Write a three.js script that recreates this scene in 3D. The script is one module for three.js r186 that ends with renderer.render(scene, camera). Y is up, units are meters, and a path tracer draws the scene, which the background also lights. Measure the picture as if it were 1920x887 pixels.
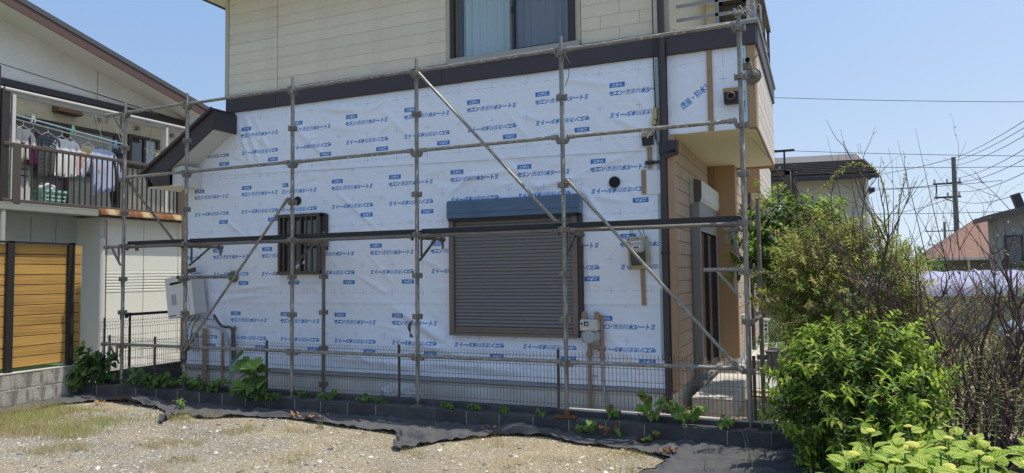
import * as THREE from 'three';
import { mergeGeometries, toCreasedNormals } from 'three/addons/utils/BufferGeometryUtils.js';
import { ImprovedNoise } from 'three/addons/math/ImprovedNoise.js';

// ---------------------------------------------------------------- camera, sky, sun, exposure
const V = (x, y, z) => new THREE.Vector3(x, y, z);
const scene = new THREE.Scene();
const camera = new THREE.PerspectiveCamera(36.744, 1024 / 473, 0.05, 2000);
camera.position.set(0, 1.7, 0);
camera.rotation.set(0.0524582, 0.40789, -0.0127105, 'YXZ');
const renderer = new THREE.WebGLRenderer({ antialias: true });
renderer.setSize(1024, 473);
renderer.toneMapping = THREE.LinearToneMapping;
renderer.toneMappingExposure = 1.34;
renderer.shadowMap.enabled = true;
const SUN = V(0.31, 1, -0.068).normalize();
{
  const W = 512, H = 256, d = new Float32Array(W * H * 4), v = V(0, 0, 0);
  const zen = [0.195, 0.335, 0.61], mid = [0.22, 0.365, 0.61], hor = [0.50, 0.60, 0.69], gr = [0.20, 0.19, 0.17];
  for (let j = 0; j < H; j++) for (let i = 0; i < W; i++) {
    const th = ((j + 0.5) / H - 0.5) * Math.PI, ph = ((i + 0.5) / W - 0.5) * 2 * Math.PI;
    v.set(Math.cos(ph) * Math.cos(th), Math.sin(th), Math.sin(ph) * Math.cos(th));
    const e = Math.max(0, v.y), c = Math.max(0, v.dot(SUN)), k = (j * W + i) * 4;
    const a = Math.pow(1 - e, 5.5), b = Math.pow(1 - e, 1.6), glow = 0.36 * Math.pow(c, 3) + 0.4 * Math.pow(c, 50);
    const side = 0.5 + 0.5 * (v.x * 0.82 - v.z * 0.57);       // slightly paler towards the sun's side
    for (let n = 0; n < 3; n++) {
      let s = zen[n] + (mid[n] - zen[n]) * b; s += (hor[n] - s) * Math.min(1, a * (0.85 + 0.3 * side));
      s = s * (0.9 + 0.16 * side) + [0.10, 0.085, 0.05][n] * Math.pow(side, 3) + glow * [1, 0.97, 0.9][n];
      if (v.y < 0) s = hor[n] + (gr[n] - hor[n]) * Math.min(1, -v.y * 14);
      d[k + n] = s;
    }
    d[k + 3] = 1;
  }
  const t = new THREE.DataTexture(d, W, H, THREE.RGBAFormat, THREE.FloatType);
  t.mapping = THREE.EquirectangularReflectionMapping; t.magFilter = t.minFilter = THREE.LinearFilter; t.needsUpdate = true;
  scene.background = t; scene.environment = t; scene.backgroundIntensity = 1; scene.environmentIntensity = 1;
}
const sun = new THREE.DirectionalLight(new THREE.Color().setRGB(1, 0.94, 0.84), 3.55);
sun.position.copy(SUN).multiplyScalar(60).add(V(-4, 0, -8)); sun.target.position.set(-4, 0, -8);
sun.castShadow = true; sun.shadow.mapSize.set(4096, 4096);
Object.assign(sun.shadow.camera, { left: -25, right: 25, top: 25, bottom: -25, near: 1, far: 140 });
scene.add(sun, sun.target);

// ---------------------------------------------------------------- helpers
let seed = 1;
const srand = (s) => { seed = s >>> 0; };
const R = () => { seed = (seed + 0x6d2b79f5) >>> 0; let t = Math.imul(seed ^ (seed >>> 15), 1 | seed); t = (t + Math.imul(t ^ (t >>> 7), 61 | t)) ^ t; return ((t ^ (t >>> 14)) >>> 0) / 4294967296; };
const rr = (a, b) => a + (b - a) * R();
const pick = (a) => a[Math.floor(R() * a.length) % a.length];
const clamp = (x, a, b) => Math.min(b, Math.max(a, x));
const lerp = (a, b, t) => a + (b - a) * t;
const sstep = (a, b, x) => { const t = clamp((x - a) / (b - a), 0, 1); return t * t * (3 - 2 * t); };
const IN = new ImprovedNoise();
const N3 = (x, y, z = 0) => IN.noise(x + 31.7, y + 11.3, z + 5.1);
const fbm = (x, y, z = 0, o = 4) => { let s = 0, a = 0.5; for (let i = 0; i < o; i++) { s += a * N3(x, y, z + i * 7.3); x *= 2.03; y *= 2.03; a *= 0.5; } return s; };
const taken = new Map();
const numbered = (n) => { const k = taken.get(n) || 0; taken.set(n, k + 1); return k ? n + '_' + String(k).padStart(3, '0') : n; };
const shade = (o) => { o.castShadow = true; o.receiveShadow = true; return o; };
function thing(name, label, category, pos = [0, 0, 0], turn = 0, group) {
  const o = new THREE.Group(); o.name = numbered(name); o.position.set(...pos); o.rotation.y = turn;
  o.userData = { label, category }; if (group) o.userData.group = group;
  scene.add(o); return o;
}
function single(name, geo, m, label, category, group) {                        // a thing that is one mesh
  const o = shade(new THREE.Mesh(geo, m)); o.name = numbered(name); o.userData = { label, category }; if (group) o.userData.group = group;
  scene.add(o); return o;
}
function ground(name, geo, m) { const o = shade(new THREE.Mesh(geo, m)); o.name = name; o.userData = { kind: 'structure' }; scene.add(o); return o; }
function part(parent, name, geo, m, label) {
  const o = shade(new THREE.Mesh(Array.isArray(geo) ? join(geo) : geo, m)); o.name = name; if (label) o.userData.label = label;
  parent.add(o); return o;
}
function stuffPart(parent, name, geo, m) { const o = part(parent, name, geo, m); o.userData.kind = 'stuff'; return o; }
function flat(g) {
  if (g.index) g = g.toNonIndexed();
  for (const k of Object.keys(g.attributes)) if (!['position', 'normal', 'uv', 'color'].includes(k)) g.deleteAttribute(k);
  if (!g.attributes.normal) g.computeVertexNormals();
  if (!g.attributes.uv) uvm(g);
  return g;
}
function join(list) {
  if (list.length === 1) return list[0];
  const hasC = list.some((g) => g.attributes.color);
  return mergeGeometries(list.map((g) => { g = flat(g); if (!hasC) g.deleteAttribute('color'); return g; }), false);
}
// uv in metres from the dominant normal axis
function uvm(g, ox = 0, oy = 0) {
  const p = g.attributes.position, n = g.attributes.normal, u = new Float32Array(p.count * 2);
  for (let i = 0; i < p.count; i++) {
    const ax = Math.abs(n.getX(i)), ay = Math.abs(n.getY(i)), az = Math.abs(n.getZ(i));
    let a, b;
    if (ay >= ax && ay >= az) { a = p.getX(i); b = p.getZ(i); } else if (ax >= az) { a = p.getZ(i); b = p.getY(i); } else { a = p.getX(i); b = p.getY(i); }
    u[i * 2] = a + ox; u[i * 2 + 1] = b + oy;
  }
  g.setAttribute('uv', new THREE.BufferAttribute(u, 2)); return g;
}
const place = (g, x = 0, y = 0, z = 0, rx = 0, ry = 0, rz = 0) => {
  if (rx || ry || rz) g.applyMatrix4(new THREE.Matrix4().makeRotationFromEuler(new THREE.Euler(rx, ry, rz)));
  return g.translate(x, y, z);
};
// box given by its limits, uv in metres
const lim = (x0, x1, y0, y1, z0, z1) => { const g = new THREE.BoxGeometry(x1 - x0, y1 - y0, z1 - z0); g.translate((x0 + x1) / 2, (y0 + y1) / 2, (z0 + z1) / 2); return uvm(g); };
const box = (w, h, d, x = 0, y = 0, z = 0, rx = 0, ry = 0, rz = 0) => place(uvm(new THREE.BoxGeometry(w, h, d)), x, y, z, rx, ry, rz);
// chamfered box, 44 triangles
function cbox(w, h, d, b = 0.004) {
  b = Math.min(b, w / 2.5, h / 2.5, d / 2.5);
  const pts = [], X = w / 2, Y = h / 2, Z = d / 2;
  const quad = (a, c, e, f) => pts.push(...a, ...c, ...e, ...a, ...e, ...f);
  const tri = (a, c, e) => pts.push(...a, ...c, ...e);
  const s3 = (ax, sg, i, j) => { const r = [0, 0, 0]; const L = [X, Y, Z]; r[ax] = sg * L[ax]; const o = [(ax + 1) % 3, (ax + 2) % 3]; r[o[0]] = i * (L[o[0]] - b); r[o[1]] = j * (L[o[1]] - b); return r; };
  for (let ax = 0; ax < 3; ax++) for (const sg of [1, -1]) {
    const q = [s3(ax, sg, -1, -1), s3(ax, sg, 1, -1), s3(ax, sg, 1, 1), s3(ax, sg, -1, 1)]; if (sg > 0) quad(...q); else quad(q[3], q[2], q[1], q[0]);
  }
  const S = [1, -1];
  for (const a of S) for (const c of S) {               // edges
    const e = (ax, i, j) => { const A = ax, B = (ax + 1) % 3, C = (ax + 2) % 3, L = [X, Y, Z];
      const v = (on, t) => { const r = [0, 0, 0]; r[A] = t * (L[A] - b); r[B] = i * (on === B ? L[B] : L[B] - b); r[C] = j * (on === C ? L[C] : L[C] - b); return r; };
      const q = [v(B, -1), v(B, 1), v(C, 1), v(C, -1)]; if (i * j < 0) quad(...q); else quad(q[3], q[2], q[1], q[0]); };
    e(0, a, c); e(1, a, c); e(2, a, c);
    for (const k of S) { const t = [[a * X, c * (Y - b), k * (Z - b)], [a * (X - b), c * Y, k * (Z - b)], [a * (X - b), c * (Y - b), k * Z]]; if (a * c * k > 0) tri(...t); else tri(t[2], t[1], t[0]); }
  }
  const g = new THREE.BufferGeometry(); g.setAttribute('position', new THREE.Float32BufferAttribute(pts, 3)); g.computeVertexNormals(); return uvm(g);
}
const climit = (x0, x1, y0, y1, z0, z1, b) => cbox(x1 - x0, y1 - y0, z1 - z0, b).translate((x0 + x1) / 2, (y0 + y1) / 2, (z0 + z1) / 2);
const UP = V(0, 1, 0);
function rod(a, b, r, seg = 8, r2 = r, open = false) {
  const A = V(...a), B = V(...b), L = A.distanceTo(B), g = new THREE.CylinderGeometry(r2, r, L, seg, 1, open);
  g.applyQuaternion(new THREE.Quaternion().setFromUnitVectors(UP, B.clone().sub(A).normalize()));
  return g.translate((A.x + B.x) / 2, (A.y + B.y) / 2, (A.z + B.z) / 2);
}
function pipe(pts, r, seg = 6, n = pts.length * 4, closed = false, tension = 0.5) {
  return new THREE.TubeGeometry(new THREE.CatmullRomCurve3(pts.map((p) => V(...p)), closed, 'catmullrom', tension), n, r, seg, closed);
}
function beam(a, b, w, h, roll = 0) {                                          // rectangular bar from a to b
  const A = V(...a), B = V(...b), D = B.clone().sub(A), L = D.length(), g = uvm(new THREE.BoxGeometry(w, h, L));
  const m = new THREE.Matrix4().lookAt(B, A, Math.abs(D.y) / L > 0.99 ? V(0, 0, 1) : UP); if (roll) g.rotateZ(roll);
  g.applyMatrix4(m); return g.translate((A.x + B.x) / 2, (A.y + B.y) / 2, (A.z + B.z) / 2);
}
// prism: polygon in x,y extruded from z0 to z1
function prism(poly, z0, z1) {
  const s = new THREE.Shape(poly.map((p) => new THREE.Vector2(p[0], p[1])));
  const g = new THREE.ExtrudeGeometry(s, { depth: z1 - z0, bevelEnabled: false }); g.translate(0, 0, z0); return uvm(flat(g));
}
// prism: polygon in z,y extruded from x0 to x1
function prismX(poly, x0, x1) {
  const g = prism(poly.map((p) => [-p[0], p[1]]), 0, x1 - x0); g.rotateY(Math.PI / 2); g.translate(x0, 0, 0); return uvm(g);
}
// a grid sheet from a function (i,j in 0..1) -> [x,y,z]
function sheet(nu, nv, f, uvf) {
  const g = new THREE.PlaneGeometry(1, 1, nu, nv), p = g.attributes.position, u = g.attributes.uv;
  for (let i = 0; i < p.count; i++) { const a = u.getX(i), b = u.getY(i), q = f(a, b); p.setXYZ(i, q[0], q[1], q[2]); if (uvf) { const w = uvf(a, b, q); u.setXY(i, w[0], w[1]); } }
  g.computeVertexNormals(); return g;
}

// ---------------------------------------------------------------- textures
const srgb = (x) => Math.round(255 * (x <= 0.0031308 ? 12.92 * x : 1.055 * Math.pow(Math.max(0, x), 1 / 2.4) - 0.055));
const hsh = (x, y, s) => { let h = Math.imul(x, 374761393) + Math.imul(y, 668265263) + Math.imul(s, 2246822519); h = Math.imul(h ^ (h >>> 13), 1274126177); return ((h ^ (h >>> 16)) >>> 0) / 4294967296; };
function tnoise(u, v, fx, fy, s) {                                             // tileable value noise
  const x = u * fx, y = v * fy, x0 = Math.floor(x), y0 = Math.floor(y), a = x - x0, b = y - y0, sa = a * a * (3 - 2 * a), sb = b * b * (3 - 2 * b);
  const g = (i, j) => hsh(((i % fx) + fx) % fx, ((j % fy) + fy) % fy, s);
  return lerp(lerp(g(x0, y0), g(x0 + 1, y0), sa), lerp(g(x0, y0 + 1), g(x0 + 1, y0 + 1), sa), sb);
}
const tfbm = (u, v, fx, fy, s, o = 4) => { let r = 0, a = 0.5, t = 0; for (let i = 0; i < o; i++) { r += a * tnoise(u, v, fx, fy, s + i); t += a; fx *= 2; fy *= 2; a *= 0.5; } return r / t; };
function tex(w, h, f, color = true) {                                          // f(u,v) -> linear [r,g,b] or one number
  const d = new Uint8Array(w * h * 4);
  for (let j = 0; j < h; j++) for (let i = 0; i < w; i++) {
    let c = f((i + 0.5) / w, (j + 0.5) / h); if (typeof c === 'number') c = [c, c, c];
    const k = (j * w + i) * 4; for (let n = 0; n < 3; n++) d[k + n] = color ? srgb(clamp(c[n], 0, 1)) : Math.round(255 * clamp(c[n], 0, 1)); d[k + 3] = 255;
  }
  const t = new THREE.DataTexture(d, w, h); t.wrapS = t.wrapT = THREE.RepeatWrapping; t.magFilter = THREE.LinearFilter; t.minFilter = THREE.LinearMipmapLinearFilter; t.generateMipmaps = true;
  if (color) t.colorSpace = THREE.SRGBColorSpace; t.needsUpdate = true; return t;
}
const rep = (t, sx, sy = sx) => { const c = t.clone(); c.repeat.set(1 / sx, 1 / sy); c.needsUpdate = true; return c; };
const mat = (o) => { const c = o.rgb; delete o.rgb; const m = new THREE.MeshStandardMaterial({ roughness: 0.8, ...o }); if (c) m.color.setRGB(...c); return m; };
const phys = (o) => { const c = o.rgb; delete o.rgb; const m = new THREE.MeshPhysicalMaterial({ roughness: 0.6, ...o }); if (c) m.color.setRGB(...c); return m; };
const mot = (s, f, o = 5) => tex(256, 256, (u, v) => 0.5 + 1.3 * (tfbm(u, v, f, f, s, o) - 0.5), false);
const fineN = mot(11, 32, 3), midN = mot(12, 6, 6);
const tone = (r, g, b, s, lo, hi, f = 4, spk = 0.12) => tex(512, 512, (u, v) => {      // mottled dirty surface
  const k = lerp(lo, hi, clamp(0.5 + 1.6 * (tfbm(u, v, f, f, s, 5) - 0.5), 0, 1)) * (1 - spk / 2 + spk * hsh(Math.floor(u * 512), Math.floor(v * 512), s));
  return [r * k, g * k, b * k];
});
const T = {};
T.concrete = tone(0.36, 0.34, 0.31, 21, 0.72, 1.15);
T.blockDark = tex(512, 512, (u, v) => { const k = lerp(0.55, 1.3, tfbm(u, v, 4, 4, 31, 5)) * (0.9 + 0.2 * hsh(Math.floor(u * 512), Math.floor(v * 512), 3)); const lime = Math.pow(tfbm(u, v, 9, 5, 44, 4), 5) * 0.5; return [0.085 * k + lime * 0.3, 0.083 * k + lime * 0.3, 0.08 * k + lime * 0.28]; });
T.blockLight = tex(512, 512, (u, v) => { const n = tfbm(u, v, 5, 4, 41, 5), st = tfbm(u, v, 14, 3, 46, 4), k = lerp(0.62, 1.25, n) * (0.9 + 0.2 * hsh(Math.floor(u * 512), Math.floor(v * 512), 5)) * (1 - 0.55 * sstep(0.52, 0.75, st)); return [0.47 * k, 0.435 * k, 0.37 * k]; });
T.siding = tex(512, 512, (u, v) => { const k = 0.9 + 0.14 * tfbm(u, v, 6, 6, 51, 4) + 0.05 * (tfbm(u, v, 9, 2, 57, 4) - 0.4) - 0.05 * sstep(0.6, 0.85, tfbm(u, v, 7, 2, 59, 5)) - 0.05 * hsh(Math.floor(u * 256), Math.floor(v * 256), 9); return [k, k, k]; });
T.stoneBump = tex(512, 512, (u, v) => 0.5 + 0.9 * (tfbm(u, v, 24, 24, 61, 4) - 0.5) + 0.5 * (tfbm(u, v, 5, 5, 62, 3) - 0.5), false);
T.steel = tex(256, 512, (u, v) => { const n = tfbm(u, v, 5, 24, 71, 4), sp = tfbm(u, v, 20, 40, 75, 3); let k = lerp(0.55, 1.2, n); const w = sstep(0.66, 0.74, sp); const ru = sstep(0.6, 0.78, tfbm(u, v, 7, 30, 78, 4)) * 0.35; return [lerp(lerp(0.27 * k, 0.55, w), 0.17, ru), lerp(lerp(0.265 * k, 0.54, w), 0.11, ru), lerp(lerp(0.25 * k, 0.51, w), 0.07, ru)]; });
T.steelRust = tex(256, 512, (u, v) => { const n = tfbm(u, v, 5, 18, 81, 4), ru = sstep(0.5, 0.75, tfbm(u, v, 6, 9, 85, 4)); const k = lerp(0.6, 1.2, n); return [lerp(0.2, 0.19, ru) * k, lerp(0.19, 0.115, ru) * k, lerp(0.17, 0.07, ru) * k]; });
T.wood = tex(512, 256, (u, v) => { const w = v + 0.02 * Math.sin(u * 6.283 * 2) * tnoise(u, v, 3, 6, 3), n = tfbm(u, w, 3, 60, 91, 4), s = tfbm(u, v, 2, 12, 95, 3); const k = lerp(0.5, 1.32, n) * lerp(0.8, 1.12, s); return [0.54 * k, 0.315 * k, 0.085 * k]; });
T.tape = tone(0.33, 0.22, 0.12, 101, 0.85, 1.1);
T.gravel = tex(1024, 1024, (u, v) => {                                        // small cells, each its own stone tone
  const F = 190, x = u * F, y = v * F; let d1 = 9, id = 0;
  for (let a = -1; a <= 1; a++) for (let b = -1; b <= 1; b++) { const i = Math.floor(x) + a, j = Math.floor(y) + b, wi = ((i % F) + F) % F, wj = ((j % F) + F) % F; const dx = i + hsh(wi, wj, 1) - x, dy = j + hsh(wi, wj, 2) - y, q = dx * dx + dy * dy; if (q < d1) { d1 = q; id = hsh(wi, wj, 3); } }
  const k = lerp(0.68, 1.25, id) * (1 - 0.3 * Math.min(1, d1)), n = tfbm(u, v, 6, 6, 111, 4);
  const a = [0.225, 0.208, 0.17], b = [0.242, 0.213, 0.162]; return a.map((q, i) => lerp(q, b[i], sstep(0.4, 0.6, n)) * k);
});
T.gravelBump = tex(512, 512, (u, v) => tfbm(u, v, 64, 64, 121, 3), false);
T.soil = tone(0.10, 0.075, 0.05, 131, 0.6, 1.4, 6, 0.4);
T.sand = tone(0.42, 0.33, 0.2, 141, 0.7, 1.2, 6, 0.25);
T.film = tone(0.055, 0.115, 0.2, 151, 0.88, 1.12, 3, 0.04);
T.weave = tex(256, 256, (u, v) => { const k = 0.8 + 0.25 * (Math.sin(u * 6.283 * 64) * Math.sin(v * 6.283 * 64)) + 0.5 * (tfbm(u, v, 5, 5, 161, 4) - 0.4); return [0.085 * k, 0.085 * k, 0.088 * k]; });
T.ribs = tex(64, 256, (u, v) => { const y = (v * 8) % 1; return 0.3 + 0.7 * sstep(0.0, 0.7, y) * (1 - sstep(0.88, 1, y)); }, false);

// ---------------------------------------------------------------- materials
const M = {
  steel: mat({ map: T.steel, roughness: 0.5, metalness: 0.45, rgb: [1.02, 1.0, 0.95] }),
  steelDark: mat({ map: T.steelRust, roughness: 0.75, metalness: 0.25 }),
  steelBlack: mat({ rgb: [0.03, 0.03, 0.03], roughness: 0.6, metalness: 0.3 }),
  clampSteel: mat({ map: T.steel, roughness: 0.5, metalness: 0.5, rgb: [0.9, 0.87, 0.8] }),
  concrete: mat({ map: rep(T.concrete, 1.3), roughness: 0.95, bumpMap: rep(fineN, 0.5), bumpScale: 0.002 }),
  concretePale: mat({ map: rep(T.concrete, 1.1), rgb: [1.35, 1.33, 1.28], roughness: 0.95, bumpMap: rep(fineN, 0.4), bumpScale: 0.0015 }),
  foundation: mat({ map: rep(T.concrete, 2.1), rgb: [1.95, 1.95, 1.9], roughness: 0.95, bumpMap: rep(fineN, 0.6), bumpScale: 0.001 }),
  blockDark: mat({ map: rep(T.blockDark, 0.9), roughness: 0.95, bumpMap: rep(fineN, 0.3), bumpScale: 0.003 }),
  blockDark2: mat({ map: rep(T.blockDark, 1.13), rgb: [0.8, 0.8, 0.84], roughness: 0.95, bumpMap: rep(fineN, 0.3), bumpScale: 0.003 }),
  blockLight: mat({ map: rep(T.blockLight, 0.83), roughness: 0.95, bumpMap: rep(fineN, 0.35), bumpScale: 0.003 }),
  blockLight2: mat({ map: rep(T.blockLight, 1.07), rgb: [0.88, 0.88, 0.88], roughness: 0.95, bumpMap: rep(fineN, 0.35), bumpScale: 0.003 }),
  mortar: mat({ rgb: [0.42, 0.4, 0.36], roughness: 1 }), mortarDark: mat({ rgb: [0.2, 0.195, 0.18], roughness: 1 }),
  cream: [1, 0.96, 1.03].map((k) => mat({ map: rep(T.siding, 0.9), rgb: [0.74 * k, 0.68 * k, 0.545 * k], roughness: 0.85, bumpMap: rep(T.stoneBump, 0.8), bumpScale: 0.006 })),
  creamTrim: mat({ rgb: [0.5, 0.46, 0.35], roughness: 0.7 }),
  tan: [1, 0.94, 1.05].map((k) => mat({ map: rep(T.siding, 0.7), rgb: [0.47 * k, 0.35 * k, 0.265 * k], roughness: 0.85, bumpMap: rep(T.stoneBump, 0.5), bumpScale: 0.006 })),
  tanTrim: mat({ rgb: [0.40, 0.25, 0.14], roughness: 0.6 }),
  paleSide: [1, 0.95].map((k) => mat({ map: rep(T.siding, 0.7), rgb: [0.64 * k, 0.57 * k, 0.51 * k], roughness: 0.85, bumpMap: rep(T.stoneBump, 0.5), bumpScale: 0.005 })),
  brown: mat({ rgb: [0.055, 0.043, 0.048], roughness: 0.55, bumpMap: rep(midN, 1.7), bumpScale: 0.002 }),
  brownDark: mat({ rgb: [0.035, 0.029, 0.032], roughness: 0.5 }),
  soffit: mat({ rgb: [0.80, 0.74, 0.62], roughness: 0.9, bumpMap: rep(fineN, 0.6), bumpScale: 0.0006 }),
  soffitWhite: mat({ rgb: [0.68, 0.67, 0.62], roughness: 0.85 }),
  bronze: mat({ rgb: [0.115, 0.092, 0.075], roughness: 0.5, metalness: 0.3 }),
  bronzeDark: mat({ rgb: [0.055, 0.045, 0.04], roughness: 0.5, metalness: 0.3 }),
  shutter: mat({ rgb: [0.2, 0.198, 0.196], roughness: 0.5, metalness: 0.2 }),
  frameTan: mat({ rgb: [0.19, 0.155, 0.125], roughness: 0.45, metalness: 0.25 }),
  greyMetal: mat({ rgb: [0.27, 0.265, 0.255], roughness: 0.5, metalness: 0.3 }),
  sill: mat({ rgb: [0.36, 0.36, 0.35], roughness: 0.5, metalness: 0.3 }),
  film: phys({ map: rep(T.film, 0.6), roughness: 0.3, clearcoat: 0.6, clearcoatRoughness: 0.25, bumpMap: rep(midN, 0.5, 0.3), bumpScale: 0.004 }),
  glass: phys({ rgb: [0.9, 0.95, 0.95], transmission: 1, thickness: 0, roughness: 0.02, ior: 1.5 }),
  glassDark: phys({ rgb: [0.03, 0.035, 0.04], roughness: 0.05, clearcoat: 1 }),
  black: mat({ rgb: [0.012, 0.012, 0.012], roughness: 0.8 }),
  blackTape: mat({ rgb: [0.015, 0.015, 0.017], roughness: 0.45 }),
  tape: mat({ map: rep(T.tape, 0.4), roughness: 0.5 }), paper: mat({ rgb: [0.42, 0.3, 0.18], roughness: 0.9 }),
  curtain: mat({ rgb: [0.62, 0.65, 0.68], roughness: 1 }), curtainGrey: mat({ rgb: [0.27, 0.29, 0.3], roughness: 1 }),
  white: mat({ rgb: [0.78, 0.78, 0.76], roughness: 0.5 }), offWhite: mat({ rgb: [0.58, 0.58, 0.54], roughness: 0.55 }), plasticGrey: mat({ rgb: [0.42, 0.44, 0.44], roughness: 0.45 }),
  pipeTan: mat({ rgb: [0.36, 0.24, 0.15], roughness: 0.55 }), pipeGrey: mat({ rgb: [0.40, 0.39, 0.36], roughness: 0.6 }),
  wood: [1, 0.92, 1.07, 0.98].map((k, i) => { const t = rep(T.wood, 1.6, 0.5); t.offset.set(i * 0.31, i * 0.27); return mat({ map: t, rgb: [k, k * 0.98, k * 0.95], roughness: 0.65 }); }),
  weave: mat({ map: rep(T.weave, 0.4), roughness: 0.92 }),
  soil: mat({ map: rep(T.soil, 1.2), rgb: [3.3, 3.5, 3.9], roughness: 1, bumpMap: rep(midN, 0.5), bumpScale: 0.03 }),
  sand: mat({ map: rep(T.sand, 1.2), roughness: 1, bumpMap: rep(midN, 0.3), bumpScale: 0.02 }),
  wire: mat({ rgb: [0.15, 0.135, 0.115], roughness: 0.6, metalness: 0.2 }),
  cable: mat({ rgb: [0.03, 0.03, 0.032], roughness: 0.6 }),
  brass: mat({ rgb: [0.5, 0.4, 0.15], roughness: 0.4, metalness: 0.7 }),
};

// ---------------------------------------------------------------- printed house wrap
const GLYPH = {
  モ: '15,25 85,25;10,52 90,52;42,25 42,80 55,90 85,90', エ: '15,20 85,20;50,20 50,82;8,82 92,82', ン: '15,22 35,36;15,88 50,75 88,30',
  シ: '20,15 42,27;12,42 34,54;15,90 55,75 90,30', ー: '10,50 90,50', ト: '40,8 40,95;40,40 80,60', ニ: '20,25 80,25;10,80 90,80', チ: '75,12 28,24;8,48 92,48;52,20 52,52 42,78 25,93',
  ハ: '35,25 28,60 10,90;62,25 75,60 92,90', 水: '50,8 50,92 40,86;10,35 38,35 28,60 8,82;85,25 60,45;55,40 70,65 94,85',
  防: '10,10 10,95;10,10 32,10 20,38 34,55 30,68 15,68;68,5 68,22;42,25 97,25;60,25 58,60 38,95;60,50 90,50 86,88 72,90',
  湿: '8,12 20,22;4,40 16,50;6,92 20,65;35,10 85,10 85,45 35,45 35,10;35,28 85,28;50,50 50,90;70,50 70,90;32,58 40,75;88,58 80,75;25,92 97,92',
  透: '85,8 45,13;38,24 95,24;66,10 66,42;64,26 40,42;68,26 93,40;42,48 80,48 76,60 90,62 86,78 74,76;58,48 54,68 42,78;12,10 22,20;6,40 20,40 20,70 6,88;18,80 40,92 98,92',
  Ⅲ: '18,10 82,10;18,90 82,90;30,10 30,90;50,10 50,90;70,10 70,90', '・': '45,50 55,50',
};
function write(c, text, x, y, w, h, weights, color, slant = 0.22) {            // x,y top left; each glyph in a w/n wide cell
  const cell = w / text.length; c.strokeStyle = color; c.lineCap = 'square'; c.lineJoin = 'miter';
  [...text].forEach((ch, i) => {
    c.save(); c.transform(1, 0, -slant, 1, x + i * cell + slant * h * 0.5, y); c.lineWidth = h * weights[i]; c.beginPath();
    for (const s of GLYPH[ch].split(';')) s.split(' ').forEach((q, k) => { const [a, b] = q.split(',').map(Number); const px = a / 100 * cell * 0.96, py = b / 100 * h; if (k) c.lineTo(px, py); else c.moveTo(px, py); });
    c.stroke(); c.restore();
  });
}
const BLUE = '#3d7ac4', WRAP = '#eaf0fa';
const canvasTex = (w, h, draw) => { const c = document.createElement('canvas'); c.width = w; c.height = h; draw(c.getContext('2d'), w, h); const t = new THREE.CanvasTexture(c); t.colorSpace = THREE.SRGBColorSpace; t.wrapS = t.wrapT = THREE.RepeatWrapping; t.anisotropy = 8; return t; };
const PER = 0.935;
const wrapPrint = canvasTex(1024, 1096, (c, w, h) => {                         // one repeat, 0.935 m by 1 m; y down from the strip top
  const s = w / PER; c.fillStyle = WRAP; c.fillRect(0, 0, w, h);
  const one = (dx) => {
    const X = (m) => (m + dx) * s, Y = (m) => m * s;
    c.fillStyle = BLUE; c.fillRect(X(0.12), Y(0.192), 0.185 * s, 0.057 * s);
    write(c, 'ニチハ', X(0.15), Y(0.2), 0.125 * s, 0.041 * s, [0.17, 0.17, 0.17], '#eef1f6', 0.2);
    write(c, 'モエン透湿防水シートⅢ', X(0.115), Y(0.286), 0.69 * s, 0.058 * s, [0.22, 0.22, 0.21, 0.09, 0.09, 0.09, 0.2, 0.22, 0.22, 0.22, 0.13], BLUE);
    c.save(); c.translate(X(0.115 + 0.69 / 2), Y(0.575)); c.rotate(Math.PI);
    write(c, 'モエン透湿防水シートⅢ', -0.345 * s, -0.029 * s, 0.69 * s, 0.058 * s, [0.22, 0.22, 0.21, 0.09, 0.09, 0.09, 0.2, 0.22, 0.22, 0.22, 0.13], BLUE);
    c.restore(); c.fillStyle = BLUE; c.fillRect(X(0.615), Y(0.677), 0.185 * s, 0.057 * s);
    c.save(); c.translate(X(0.7075), Y(0.7055)); c.rotate(Math.PI); write(c, 'ニチハ', -0.0625 * s, -0.0205 * s, 0.125 * s, 0.041 * s, [0.17, 0.17, 0.17], '#eef1f6', 0.2); c.restore();
    c.fillStyle = '#7c93bb';
    for (const [cx, cy] of [[0.0, 0.48], [0.4675, 0.48], [0.0, 0.062], [0.4675, 0.062], [0.0, 0.845], [0.4675, 0.845]]) { c.fillRect(X(cx) - 1.5, Y(cy - 0.045), 3.4, 0.09 * s); c.fillRect(X(cx - 0.04), Y(cy) - 1.5, 0.08 * s, 3.2); }
    for (const cy of [0.062, 0.845]) for (const cx of [0.11, 0.245, 0.36, 0.585, 0.72, 0.84]) c.fillRect(X(cx), Y(cy) - 1.4, 0.075 * s, 2.8);
  };
  one(-PER); one(0); one(PER);
});
const creases = [];                                                            // long soft folds: x0,y0,x1,y1,width,height
srand(77);
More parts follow.
